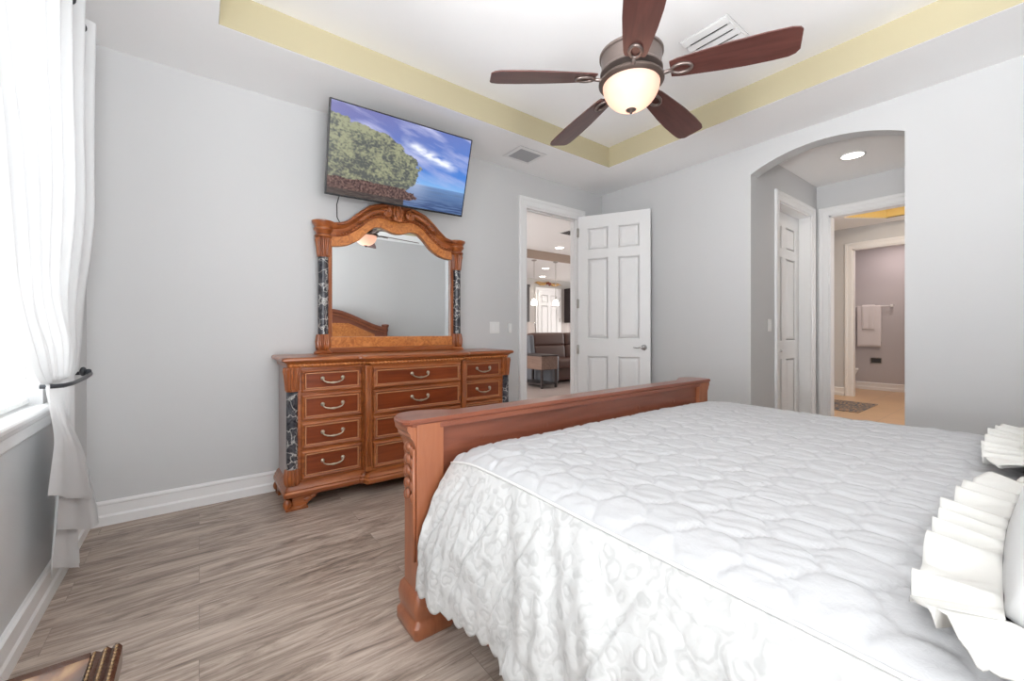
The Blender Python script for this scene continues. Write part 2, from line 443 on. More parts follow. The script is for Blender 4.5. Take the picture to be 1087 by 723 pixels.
# baseboards
BP = [(0, 0), (.019, 0), (.019, .052), (.015, .060), (.013, .064), (.013, .118), (.017, .124), (.017, .132), (.010, .141), (0, .143)]
def baseboard(name, path, flipside=False):
    bm = nb()
    # profile swept in plan: a = away from the wall, b = up
    sweep(bm, path, (0, 0, 1), BP)
    return struct(name, bm, 'trim_white')
baseboard('baseboard_back', [(X0, Y1, 0), (DX0-.095, Y1, 0)])
baseboard('baseboard_left', [(X0, Y0, 0), (X0, Y1, 0)])
baseboard('baseboard_right', [(X1, Y1, 0), (X1, AY1, 0)])
baseboard('baseboard_right.001', [(X1, AY0, 0), (X1, Y0, 0)])
baseboard('baseboard_front', [(X1, Y0, 0), (X0, Y0, 0)])
baseboard('baseboard_back.001', [(DX1+.095, Y1, 0), (X1, Y1, 0)])
# casings
CP = [(0, 0), (0, .012), (.012, .016), (.055, .016), (.062, .021), (.085, .024), (.095, .018), (.095, 0)]
def casing(name, path, nrm, prof=CP):
    bm = nb(); sweep(bm, path, nrm, prof); return struct(name, bm, 'trim_white')
def jamb_y(bm, x0, x1, ya, yb, z, t=.016):
    bx(bm, x0, x0+t, ya, yb, 0, z); bx(bm, x1-t, x1, ya, yb, 0, z); bx(bm, x0, x1, ya, yb, z-t, z)
# normal (0,-1,0) ; side = t x n must point outward
casing('trim_2', [(DX1, Y1, 0), (DX1, Y1, DZ), (DX0, Y1, DZ), (DX0, Y1, 0)], (0, -1, 0))
bm = nb(); jamb_y(bm, DX0, DX1, Y1, Y1+.12, DZ)
bx(bm, DX0+.016, DX0+.028, Y1+.05, Y1+.085, 0, DZ-.016); bx(bm, DX1-.028, DX1-.016, Y1+.05, Y1+.085, 0, DZ-.016); bx(bm, DX0+.016, DX1-.016, Y1+.05, Y1+.085, DZ-.028, DZ-.016)
struct('trim_3', bm, 'trim_white')
casing('trim_4', [(DX0, Y1+.12, 0), (DX0, Y1+.12, DZ), (DX1, Y1+.12, DZ), (DX1, Y1+.12, 0)], (0, 1, 0))

# windows
def window(name, axis, a0, a1, z0, z1, plane, depth, muntin=True):
    """axis 'x': window in a wall of constant x (a = y)"""
    bm = nb(); t = .05
    def B(p0, p1, q0, q1, d0, d1):
        if axis == 'x': bx(bm, d0, d1, p0, p1, q0, q1)
        else: bx(bm, p0, p1, d0, d1, q0, q1)
    d0, d1 = plane, plane+depth
    B(a0, a0+t, z0, z1, d0, d1); B(a1-t, a1, z0, z1, d0, d1); B(a0, a1, z0, z0+t, d0, d1); B(a0, a1, z1-t, z1, d0, d1)
    zm = (z0+z1)/2; B(a0, a1, zm-.022, zm+.022, d0, d1)
    if muntin: B((a0+a1)/2-.012, (a0+a1)/2+.012, z0, z1, d0+.01, d1-.01)
    fr = struct(name, bm, 'trim_white')
    bm = nb()
    dm = (d0+d1)/2
    if axis == 'x': bx(bm, dm-.002, dm+.002, a0+t, a1-t, z0+t, z1-t)
    else: bx(bm, a0+t, a1-t, dm-.002, dm+.002, z0+t, z1-t)
    obj('window_glass', bm, 'glass', fr)
    return fr
window('window_1', 'x', WY[0], WY[1], WZ[0], WZ[1], X0-.145, .04)
window('window_added_2', 'x', W2[0], W2[1], WZ[0], WZ[1], X0-.145, .04)  # unseen window without a blind, added to let light in
window('window_added_3', 'y', FX[0], FX[1], .45, 2.45, Y0-.115, .04)  # added opening behind the camera, lights the bed and back wall
# sill and apron
def sill(name, ya, yb):
    bm = nb()
    prism(bm, [(X0-.10, .815), (-.487, .815), (-.483, .820), (-.482, .833), (-.487, .840), (X0-.10, .840)], 'y', ya-.05, yb+.05)
    prism(bm, [(X0, .745), (X0+.012, .745), (X0+.016, .752), (X0+.016, .79), (X0+.024, .80), (X0+.03, .815), (X0, .815)], 'y', ya-.03, yb+.03)
    return struct(name, bm, 'trim_white')
sill('trim_5', *WY); sill('trim_6', *W2)

# ------------------------------------------------------------------ SETTING: arch alcove, bath, toilet room
AX = X1+AT; EX = 5.69; CX0, CX1, CZ = 4.60, 5.50, 2.445; AH = 2.805
bm = nb()
bx(bm, AX, CX0, AY1, AY1+.15, 0, 3.0); bx(bm, CX1, EX+.12, AY1, AY1+.15, 0, 3.0); bx(bm, CX0, CX1, AY1, AY1+.15, CZ, 3.0)
struct('wall_alcove_left', bm, 'wall_paint')
bm = nb(); bx(bm, AX, EX, AY0-.12, AY0, 0, 3.0); struct('wall_alcove_right', bm, 'wall_paint')
bm = nb(); wallx(bm, EX, EX+.12, -.1, AY1+1.6, 3.0, [(.72, 1.54, 0, 2.45)]); struct('wall_alcove_end', bm, 'wall_paint')
bm = nb(); bx(bm, AX, EX, AY0, AY1, AH, AH+.1); struct('ceiling.001', bm, 'ceiling_white')
casing('trim_7', [(CX1, AY1, 0), (CX1, AY1, CZ), (CX0, AY1, CZ), (CX0, AY1, 0)], (0, -1, 0))
bm = nb(); jamb_y(bm, CX0, CX1, AY1, AY1+.15, CZ); struct('trim_8', bm, 'trim_white')
casing('trim_9', [(EX, .72, 0), (EX, .72, 2.45), (EX, 1.54, 2.45), (EX, 1.54, 0)], (-1, 0, 0))
bm = nb(); bx(bm, EX, EX+.12, 1.524, 1.54, 0, 2.45); bx(bm, EX, EX+.12, .72, .736, 0, 2.45); bx(bm, EX, EX+.12, .72, 1.54, 2.434, 2.45); struct('trim_10', bm, 'trim_white')
# bath
BX = 9.10
bm = nb(); bx(bm, 5.75, 10.6, -.2, 3.385, -.06, 0); struct('floor.001', bm, 'tile_bath')
bm = nb(); wallx(bm, BX, BX+.10, -.1, 3.385, 3.3, [(1.15, 2.125, 0, 2.575)]); struct('wall_bath_end', bm, 'wall_paint')
bm = nb(); bx(bm, EX+.12, BX, -.22, -.1, 0, 3.3); struct('wall_bath_right', bm, 'wall_paint')
casing('trim_11', [(BX, 1.15, 0), (BX, 1.15, 2.575), (BX, 2.125, 2.575), (BX, 2.125, 0)], (-1, 0, 0), [(a*1.15, b_) for a, b_ in CP])
bm = nb(); bx(bm, BX, BX+.10, 2.109, 2.125, 0, 2.575); bx(bm, BX, BX+.10, 1.15, 2.125, 2.559, 2.575); struct('trim_12', bm, 'trim_white')
baseboard('baseboard_bath', [(BX, 3.385, 0), (BX, 2.24, 0)])
oct_ = [(8.79, .35), (8.79, 1.62), (8.22, 2.02), (6.9, 2.02), (6.4, 1.62), (6.4, .35), (6.9, -.02), (8.22, -.02)]
bm = nb()
outer = [(EX+.12, -.1), (BX, -.1), (BX, 3.385), (EX+.12, 3.385)]
ov = [bm.verts.new((*p, 2.95)) for p in outer]; iv = [bm.verts.new((*p, 2.95)) for p in oct_]
for vv in (ov, iv):
    for i in range(len(vv)): bm.edges.new((vv[i], vv[(i+1) % len(vv)]))
bmesh.ops.triangle_fill(bm, edges=bm.edges[:], use_beauty=True)
r = bmesh.ops.extrude_face_region(bm, geom=bm.faces[:])
bmesh.ops.translate(bm, verts=[v for v in r['geom'] if isinstance(v, bmesh.types.BMVert)], vec=(0, 0, .02))
struct('ceiling.002', bm, 'ceiling_white')
bm = nb()
n = len(oct_)
for i in range(n):
    p, q = oct_[i], oct_[(i+1) % n]
    vs = [bm.verts.new(v) for v in ((*p, 2.955), (*q, 2.955), (*q, 3.22), (*p, 3.22))]; bm.faces.new(vs)
r = bmesh.ops.solidify(bm, geom=bm.faces[:], thickness=.01)
struct('trim_13', bm, 'bath_yellow')
bm = nb(); prism(bm, oct_, 'z', 3.22, 3.26); struct('ceiling.003', bm, 'ceiling_white')
# toilet room
TX = 10.43
bm = nb(); bx(bm, TX, TX+.1, .9, 3.385, 0, 3.3); struct('wall_toilet_end', bm, 'wall_mauve')
bm = nb(); bx(bm, BX+.1, TX, 2.95, 3.05, 0, 3.3); struct('wall_toilet_left', bm, 'wall_mauve')
bm = nb(); bx(bm, BX+.1, TX, .8, .9, 0, 3.3); struct('wall_toilet_right', bm, 'wall_mauve')
bm = nb(); bx(bm, BX+.1, TX, .9, 2.95, 2.817, 2.9); struct('ceiling.004', bm, 'ceiling_white')
baseboard('baseboard_toilet', [(TX, 2.95, 0), (TX, .9, 0)])

# ------------------------------------------------------------------ SETTING: great room
GH, GH2, GY, GE = 3.01, 2.817, 7.24, 10.0
bm = nb(); bx(bm, 2.1, 12.6, Y1+.06, 10.2, -.06, -.002); struct('floor.002', bm, 'tile_great')
bm = nb(); bx(bm, 2.1, 12.6, Y1+.12, GY, GH, GH+.1); bx(bm, 2.1, 12.6, GY+.02, 10.1, GH2, GH+.1); struct('ceiling.005', bm, 'ceiling_white')
bm = nb(); bx(bm, 2.1, 12.6, GY-.0, GY+.02, GH2-.004, GH); struct('trim_14', bm, 'beam_tan')
bm = nb(); bx(bm, 2.1, 12.6, GE, GE+.1, 0, 3.1); struct('wall_great_far', bm, 'wall_beige')
bm = nb(); bx(bm, 2.1, 2.2, Y1+.12, GE, 0, 3.1); struct('wall_great_left', bm, 'wall_beige')
bm = nb(); bx(bm, 12.5, 12.6, Y1+.12, GE, 0, 3.1); struct('wall_great_right', bm, 'wall_beige')
casing('trim_15', [(9.58, GE, 0), (9.58, GE, 2.45), (8.63, GE, 2.45), (8.63, GE, 0)], (0, -1, 0))

# ------------------------------------------------------------------ doors
def door_mesh(wd, ht, th=.036):
    """leaf from x=0..wd, y -th/2..th/2, six sunk panels with raised fields"""
    bm = nb(); h = th/2; c = h-.009
    bx(bm, 0.01, wd-.01, -c, c, .01, ht-.01)
    st = wd*.135; mid = wd*.13
    xs = [(st, wd/2-mid/2), (wd/2+mid/2, wd-st)]
    k = ht/2.455
    zs = [(.20*k, .85*k), (1.045*k, 1.965*k), (2.06*k, 2.315*k)]
    for a, b_ in ((0, st), (wd/2-mid/2, wd/2+mid/2), (wd-st, wd)): bx(bm, a, b_, -h, h, 0, ht)
    zz = [0] + [q for p in zs for q in p] + [ht]
    for i in range(0, 8, 2):
        for a, b_ in xs: bx(bm, a, b_, -h, h, zz[i], zz[i+1])
    for a, b_ in xs:
        for z0, z1 in zs:
            for s in (-1, 1):
                rows = []
                for ins, d in ((0, h-.001), (.012, c), (.022, c), (.050, h-.003)):
                    rows.append([(a+ins, s*d, z0+ins), (b_-ins, s*d, z0+ins), (b_-ins, s*d, z1-ins), (a+ins, s*d, z1-ins)])
                V = grid(bm, rows, 0, True, smooth=False)
                bm.faces.new(V[-1])
    return bm
def lever(parent, x, z, side, dirx):
    y = side*.018
    bm = nb()
    M = Matrix.Rotation(PI/2, 4, 'X')
    t = nb(); lathe(t, [(.002, 0), (.030, 0), (.032, .004), (.028, .011), (.014, .014), (.011, .05), (.002, .052)], seg=20)
    bmesh.ops.transform(t, matrix=Matrix.Translation((x, y, z)) @ (Matrix.Rotation(PI/2 if side < 0 else -PI/2, 4, 'X')), verts=t.verts)
    me = bpy.data.meshes.new('t'); t.to_mesh(me); t.free(); bm.from_mesh(me); bpy.data.meshes.remove(me)
    tube(bm, [(x, y+side*.045, z), (x+dirx*.03, y+side*.047, z+.002), (x+dirx*.07, y+side*.045, z-.004), (x+dirx*.105, y+side*.042, z-.001)], .008, 8, rf=lambda t: 1-.35*t)
    return obj('door_handle', bm, 'steel', parent, local=True, smooth=True)
def hinge(parent, z, y=0):
    bm = nb(); lathe(bm, [(.001, z-.052), (.008, z-.052), (.008, z+.052), (.001, z+.055)], (-.002, y-.006), 12)
    bx(bm, -.014, .014, y-.003, y+.0, z-.05, z+.05)
    return obj('hinge', bm, 'nickel', parent, local=True)
# open bedroom door
d1 = obj('door_1', door_mesh(.80, 2.455), 'door_white'); d1['kind'] = 'structure'
d1.location = (3.515, 3.345, .01); d1.rotation_euler = (0, 0, math.atan2(2.64-3.353, 3.88-3.507))
lever(d1, .735, .955, -1, -1); lever(d1, .735, .955, 1, -1)
for z in (.22, .92, 1.45, 2.27): hinge(d1, z, -.018)
# closet door in the alcove
d2 = obj('door_2', door_mesh(CX1-CX0-.034, CZ-.03), 'door_white'); d2['kind'] = 'structure'
d2.location = (CX0+.017, AY1+.127, .006)
bm = nb(); ball(bm, (.27, -.045, .93), .016); tube(bm, [(.27, -.018, .93), (.27, -.045, .93)], .007); obj('door_knob', bm, 'steel', d2, local=True)
# pantry door in the great room
d3 = obj('door_3', door_mesh(.95, 2.45), 'door_white'); d3['kind'] = 'structure'
d3.location = (8.63, GE-.018, .002)
for z in (.3, 1.5, 2.2):
    bm = nb(); bx(bm, .93, .955, -.03, -.018, z-.06, z+.06); obj('hinge', bm, 'nickel', d3, local=True)

# ------------------------------------------------------------------ BED
FZ = .815   # footboard cap height
bed = thing('bed', 'large reddish-brown wooden bed with low footboard and arched headboard', 'bed', (1.70, .35, 0))
LX, RX = .641, 2.775
# footboard panel
bm = nb(); bevbox(bm, LX+.10, RX-.10, 1.455, 1.50, .20, .775, .003)
bevbox(bm, LX+.10, RX-.10, 1.43, 1.46, .772, .792, .003)
for x in (1.0, 1.36, 1.72, 2.08, 2.44): ball(bm, (x-.05, 1.4555, .70), .012, (1, .15, 1))
obj('footboard_panel', bm, 'wood_bed', bed, smooth=False)
def post(xa, xb, flip):
    out = xa if not flip else xb
    bm = nb()
    bevbox(bm, xa, xb, 1.432, 1.55, .17, .795, .003)
    # fluted outer edge strip and concave bracket under the cap
    s = -1 if not flip else 1
    cz = [(0, .70), (.004, .715), (.012, .735), (.022, .748), (.024, .760), (.034, .772), (.036, .79), (0, .79)]
    prism(bm, [(out+s*a, z) for a, z in cz], 'y', 1.438, 1.56)
    return obj('post', bm, 'wood_bed_v', bed), s, out
for (xa, xb, fl) in ((LX+.004, LX+.115, False), (RX-.115, RX-.004, True)):
    po, s, out = post(xa, xb, fl)
    # carved leaf on the outer face
    bm = nb()
    for k in range(5):
        z = .70-.045*k
        ball(bm, (out+s*.006, 1.50, z), .02, (.55, 1.3-.12*k, 1.0), seg=10, rg=6)
        for q in (-1, 1): ball(bm, (out+s*.004, 1.50+q*.028, z-.01), .013, (.6, .8, 1.5), seg=8, rg=6)
    tube(bm, [(out+s*.004, 1.45, .70), (out+s*.006, 1.447, .50), (out+s*.003, 1.447, .28)], .007, 6)
    obj('carving', bm, 'wood_bed_v', po, smooth=True)
    # base block: stepped, bulged
    bm = nb(); c = (xa+xb)/2 + s*.002
    prof = [(.100, 0), (.104, .012), (.104, .045), (.096, .056), (.092, .066), (.098, .085), (.100, .115), (.094, .15), (.080, .168), (.082, .185), (.076, .20), (.064, .235), (.058, .24)]
    rows = []
    for hwid, z in prof:
        cx, cyy, hx, hy, rr = c + (.012 if not fl else -.012), 1.502, hwid-.02, hwid-.012, .016
        pts = []
        for (qx, qy, a0) in ((1, 1, 0), (-1, 1, PI/2), (-1, -1, PI), (1, -1, 1.5*PI)):
            for k in range(4):
                aa = a0+PI/2*k/3
                pts.append((cx+qx*(hx-rr)+rr*math.cos(aa), cyy+qy*(hy-rr)+rr*math.sin(aa), z))
        rows.append(pts)
    V = grid(bm, rows, 0, True); bm.faces.new(V[0][::-1]); bm.faces.new(V[-1])
    autosmooth(obj('foot_block', bm, 'wood_bed_v', bed), .7)
# cap: ledge with D-shaped ends
def cap_outline(e=0):
    y0c, y1c = 1.428-e*.4, 1.535+e
    pts = [(LX-.045-e, y0c+.02), (LX-.025-e, y0c), (RX+.025+e, y0c), (RX+.045+e, y0c+.02)]
    pts += [(RX+.05+e, 1.48)] + [(RX-.055+(.105+e)*math.cos(t), 1.50+(.11+e)*math.sin(t)) for t in [i*PI/14 for i in range(1, 9)]] + [(RX-.17, y1c+.03), (RX-.21, y1c)]
    pts += [(LX+.21, y1c), (LX+.17, y1c+.03)] + [(LX+.055+(.105+e)*math.cos(t), 1.50+(.11+e)*math.sin(t)) for t in [i*PI/14 for i in range(6, 14)]] + [(LX-.05-e, 1.48)]
    return pts
bm = nb()
rows = [[(*p, z) for p in cap_outline(e_)] for e_, z in ((-.03, .782), (-.012, .788), (-.010, .795), (0, .799), (.001, .808), (-.006, FZ))]
V = grid(bm, rows, 0, True); bm.faces.new(V[0][::-1]); bm.faces.new(V[-1])
autosmooth(obj('footboard_cap', bm, 'wood_bed', bed), .5)
# side rails
for x in (LX+.075, RX-.105):
    bm = nb(); bevbox(bm, x, x+.03, -.74, 1.46, .16, .36, .003); obj('side_rail', bm, 'wood_bed', bed)
# headboard: arched, burl field
bm = nb(); hb_y = -.80
def hb_top(x):
    d = abs(x-1.705)/1.02
    return 1.20+.31*(.5+.5*math.cos(PI*min(1, d)))**.85
n = 40
xsn = [.70+2.01*i/n for i in range(n+1)]
pts = [(x, hb_top(x)) for x in xsn] + [(2.71, .3), (.70, .3)]
prism(bm, pts, 'y', hb_y, hb_y+.035)
hb = obj('headboard', bm, 'wood_bed', bed)
bm = nb(); rows = []
for x in xsn:
    z = hb_top(x)
    rows.append([(x, hb_y+.03, z-.11), (x, hb_y+.055, z-.10), (x, hb_y+.06, z-.06), (x, hb_y+.085, z-.035), (x, hb_y+.09, z-.005), (x, hb_y+.07, z+.012), (x, hb_y+.0, z+.012)])
grid(bm, rows, 0); autosmooth(obj('crest_moulding', bm, 'wood_bed', hb), .5)
bm = nb(); tube(bm, [(x, hb_y+.062, hb_top(x)-.075) for x in xsn], .012, 6, rf=lambda t: 1+.25*math.sin(t*260)); obj('bead_trim', bm, 'wood_bed_v', hb, smooth=True)
bm = nb()
pts = [(x, min(1.28, hb_top(x)-.16)) for x in xsn[4:-4]] + [(xsn[-5], .5), (xsn[4], .5)]
prism(bm, pts, 'y', hb_y+.035, hb_y+.042); obj('burl_panel', bm, 'burl', hb)
for x in (.70, 2.71):
    bm = nb(); lathe(bm, [(.05, 0), (.055, .02), (.055, .2), (.042, .22), (.040, 1.12), (.048, 1.14), (.052, 1.17), (.045, 1.19), (.062, 1.23), (.066, 1.255), (.058, 1.262), (.002, 1.27)], (x, hb_y+.03), 20)
    autosmooth(obj('post', bm, 'wood_bed', bed), .6)
# mattress (under the spread)
bm = nb(); bevbox(bm, .83, 2.60, -.69, 1.36, .34, .645, .03, 3)
tag(obj('mattress', bm, 'pillow_cloth', loc=(1.70, .35, .34)), 'white mattress on the wooden bed, wholly under the quilted bedspread', 'mattress')

# bedspread: quilted top + lace skirts
QX0, QX1, QY0, QY1 = .775, 2.70, -.72, 1.408
def puff(x, y):
    p, q = x/.13, y/.22
    a = p+q+.11*math.sin(2*PI*(p-q)*1.0); b_ = p-q+.11*math.sin(2*PI*(p+q)*1.0)
    va = abs(math.sin(PI*a)); vb = abs(math.sin(PI*b_))
    return min(1, (va*3.2)**.6)*min(1, (vb*3.2)**.6)
def qz(x, y):
    z = .700
    dx = min(x-QX0, QX1-x); dy = QY1-y
    z -= .035*max(0, 1-dx/.16)**2.2
    z -= .030*max(0, 1-dy/.20)**2
    z += .007*noise.noise(Vector((x*2.2, y*2.2, 0)))
    return z
bm = nb(); rows = []
nx, ny = 230, 250
for j in range(ny+1):
    y = QY0+(QY1-QY0)*j/ny; r_ = []
    for i in range(nx+1):
        x = QX0+(QX1-QX0)*i/nx
        wr = .0045*noise.noise(Vector((x*60+y*20, y*14, 3)))+.003*noise.noise(Vector((x*18, y*30, 9)))
        pf = puff(x, y)*min(1, min(x-QX0, QX1-x)/.02)
        r_.append((x, y, qz(x, y)+.010*pf+wr*pf))
    rows.append(r_)
grid(bm, rows)
root = thing('bedspread', 'white quilted bedspread with long lace side skirt covering the wooden bed', 'bedspread', (1.70, .35, .60))
obj('quilted_top', bm, 'quilt_cloth', root)
def skirt(side):
    bm = nb(); rows = []; nyy, nz = 520, 60
    for k in range(nz+1):
        t = k/nz; r_ = []
        for j in range(nyy+1):
            y = QY0+(QY1-QY0)*j/nyy
            foot = max(0, 1-(QY1-y)/.35)
            zt = qz(QX0, y)+.002
            hem = .210-.018*abs(math.sin(PI*y/.056)) - .012*math.sin(y*5)
            z = zt+(hem-zt)*t
            # outward drift: steep near the seam, then hanging
            out = (.115+.04*foot)*(1-(1-t)**2.3)
            fr = y*22+2.2*noise.noise(Vector((y*2.2, 1, t*.8)))*2
            am = (.002+.013*t)*(1-.35*foot)
            fold = am*math.sin(fr)+.5*am*math.sin(fr*2.3+1+1.5*t)
            fold += .010*noise.noise(Vector((y*7+t*3, t*3.5, 5)))*min(1, t*4)
            fold += .004*noise.noise(Vector((y*40-t*9, t*10, 2)))*min(1, t*6)
            cr = noise.noise(Vector((y*6-t*1.2, t*.7, 11))); fold -= .012*math.exp(-(cr/.05)**2)*min(1, t*3)*math.sin(PI*min(1, t*1.1))
            x = QX0-out-fold if side < 0 else QX1+out*.55+fold*.6
            if t == 0: x = QX0 if side < 0 else QX1
            r_.append((x, y, z))
        rows.append(r_)
    grid(bm, rows)
    o = obj('lace_skirt', bm, 'lace_cloth', root)
    o.modifiers.new('thick', 'SOLIDIFY').thickness = .003
    return o
sk = skirt(-1); skirt(1)
for x in (QX0, QX1):
    bm = nb(); tube(bm, [(x, QY0+(QY1-QY0)*j/160, qz(x, QY0+(QY1-QY0)*j/160)+.003) for j in range(161)], .0045, 6); obj('piping', bm, 'pipe_white', root, smooth=True)
# short drop in front of the footboard
bm = nb(); rows = []
for k in range(9):
    rows.append([(QX0+(QX1-QX0)*i/120, QY1+.004*math.sin(k), qz(QX0+(QX1-QX0)*i/120, QY1)-.2*k/8) for i in range(121)])
grid(bm, rows); obj('foot_drop', bm, 'quilt_cloth', root)

# pillows with ruffled shams
def sham(xa, xb, label, seed, drape):
    cx, cyp = (xa+xb)/2, -.28; hx, hy = (xb-xa)/2, .335
    t = thing('pillow', label, 'pillow', (cx, cyp, .72), group='ruffled pillows at the head of the bed')
    bm = nb(); n = 36
    top, bot = [], []
    for j in range(n+1):
        rt, rb = [], []
        for i in range(n+1):
            u, v = -1+2*i/n, -1+2*j/n
            e_ = (max(0, 1-abs(u)**3.2)*max(0, 1-abs(v)**3.0))**.42
            x = cx+hx*u*(1-.05*v*v); y = cyp+hy*v*(1-.05*u*u)
            wob = .008*noise.noise(Vector((x*6, y*6, seed)))
            rt.append((x, y, .755+.165*e_+wob*e_)); rb.append((x, y, .755-.035*e_))
        top.append(rt); bot.append(rb)
    grid(bm, top); grid(bm, bot)
    obj('sham', bm, 'pillow_cloth', t, smooth=True)
    # ruffle around the edge
    per = []; m_ = 150
    L = [((-1, 1), (1, 1)), ((1, 1), (1, -1)), ((1, -1), (-1, -1)), ((-1, -1), (-1, 1))]
    for (p, q) in L:
        for k in range(m_):
            s_ = k/m_; u = p[0]+(q[0]-p[0])*s_; v = p[1]+(q[1]-p[1])*s_
            per.append((u, v))
    rows = []
    nrm = []
    for (u, v) in per:
        x = cx+hx*u*(1-.05*v*v); y = cyp+hy*v*(1-.05*u*u)
        l = math.hypot(u**7, v**7); nrm.append((x, y, u**7/l, v**7/l))
    wdt = .092
    for k in range(11):
        f = k/10; r_ = []
        for idx, (x, y, a, b_) in enumerate(nrm):
            ph = idx*.36+5*noise.noise(Vector((idx*.03, seed, 0)))
            am = .002+.022*f
            z = .757+.008*f + am*math.sin(ph)+.4*am*math.sin(ph*1.9+seed)
            sw = .012*f*math.sin(ph+1.2)
            d = wdt*f*(1+.12*noise.noise(Vector((idx*.05, seed+4, 0))))
            xx, yy = x+a*d-b_*sw, y+b_*d+a*sw
            base = .722 if (QX0 < xx < QX1) else .722-1.6*max(QX0-xx, xx-QX1)*drape
            z = max(z-.022*f, base+.004+ .012*f*abs(math.sin(ph)))
            if not (QX0 < xx < QX1): z = min(z, base+.03)
            r_.append((xx, yy, z))
        rows.append(r_)
    bm = nb(); grid(bm, rows, 0, True)
    o = obj('ruffle', bm, 'ruffle_cloth', t, smooth=True); o.modifiers.new('thick', 'SOLIDIFY').thickness = .003
    return t
sham(.835, 1.675, 'white ruffled pillow nearest the camera, lower right on the bed', 1, 1)
sham(1.885, 2.60, 'white ruffled pillow on the far side of the bed by the arch wall', 2, 1)

# ------------------------------------------------------------------ DRESSER
dr = thing('dresser', 'carved orange-brown wooden dresser with marble corner columns against the grey wall', 'dresser', (1.32, 3.13, 0))
def outline(e=0, f=0):
    """plan outline of the break-front, e = overhang"""
    a, b_ = .455, 2.185                       # body sides
    ys, yc, yb = 2.945, 2.885, 3.362
    pts = [(a-e, yb), (a-e, ys+.02)]
    pts += [(a-e+.02+.02*math.cos(t)*0-.02*math.cos(t), ys-e+.02-.02*math.sin(t)) for t in [PI/8*i for i in range(1, 4)]]
    pts += [(a-e+.03, ys-e), (.915-e, ys-e)]
    pts += [(.925-e, ys-e-.012), (.94-e, ys-e-.016), (.95-e, yc-e+.012), (.965-e, yc-e)]
    pts += [(1.675+e, yc-e), (1.69+e, yc-e+.012), (1.70+e, ys-e-.016), (1.715+e, ys-e-.012), (1.725+e, ys-e)]
    pts += [(b_+e-.03, ys-e)]
    pts += [(b_+e-.02+.02*math.sin(t), ys-e+.02-.02*math.cos(t)) for t in [PI/8*i for i in range(1, 4)]]
    pts += [(b_+e, ys+.02), (b_+e, yb)]
    return pts
def stack(bm, prof, mi=0):
    rows = [[(*p, z) for p in outline(e_)] for e_, z in prof]
    V = grid(bm, rows, mi, True, smooth=True); bm.faces.new(V[0][::-1]).material_index = mi; bm.faces.new(V[-1]).material_index = mi
bm = nb(); stack(bm, [(0, .155), (0, .915)])
bx(bm, .4535, .4549, 2.99, 3.355, .17, .91, 1); 
autosmooth(obj('body', bm, ['wood_h', 'wood_side_sheen'], dr), .4)
bm = nb(); stack(bm, [(.005, .905), (.010, .912), (.014, .930), (.024, .938), (.030, .944), (.042, .948), (.048, .955), (.047, .966), (.040, .973), (.030, .975)])
top = autosmooth(obj('top', bm, 'wood_h', dr), .5)
# gadroon band under the top
bm = nb(); pl = outline(.012)[4:-4]
path = []
for i in range(len(pl)-1):
    p, q = Vector(pl[i]), Vector(pl[i+1]); m_ = max(1, int((q-p).length/.006))
    path += [(*(p+(q-p)*k/m_), .922) for k in range(m_)]
tube(bm, path, .008, 6, rf=lambda t: 1+.35*math.sin(t*len(path)*1.5)); obj('bead_trim', bm, 'burl', top, smooth=True)
bm = nb(); stack(bm, [(.030, .085), (.034, .092), (.034, .112), (.026, .122), (.028, .130), (.018, .142), (.016, .150), (.008, .158), (.0, .165)])
autosmooth(obj('plinth', bm, 'wood_h', dr), .5)
# bracket feet
def foot(xc, yc, sx, sy):
    """corner at (xc,yc), arms running sx (x) and sy (y)"""
    bm = nb()
    def arm(L, horizontal):
        pts = [(0, 0), (L*.62, 0), (L*.64, .012), (L*.60, .022), (L*.72, .045), (L*.80, .066), (L*.92, .072), (L, .088), (0, .088)]
        if horizontal: prism(bm, [(xc+sx*a, z) for a, z in pts], 'y', yc, yc+sy*.035)
        else: prism(bm, [(yc+sy*a, z) for a, z in pts], 'x', xc, xc+sx*.035)
    arm(.19, True); arm(.15, False)
    ball(bm, (xc+sx*.006, yc+sy*.006, .045), .026, (1, 1, 1.3))
    tube(bm, [(xc+sx*.02, yc-sy*.0, .02), (xc+sx*.08, yc-sy*.004, .016), (xc+sx*.115, yc-sy*.0, .02)], .010, 8)
    ball(bm, (xc+sx*.125, yc-sy*.0, .055), .018, (1.5, .5, .8)); ball(bm, (xc+sx*.155, yc, .068), .014, (1.4, .5, .8))
    bx(bm, xc-sx*.004, xc+sx*.125, yc-sy*.004, yc+sy*.05, 0, .014)
    o = obj('foot', bm, 'wood_h', dr)
for a in ((.437, 2.925, 1, 1), (.437, 3.355, 1, -1), (2.203, 2.925, -1, 1), (2.203, 3.355, -1, -1)): foot(*a)
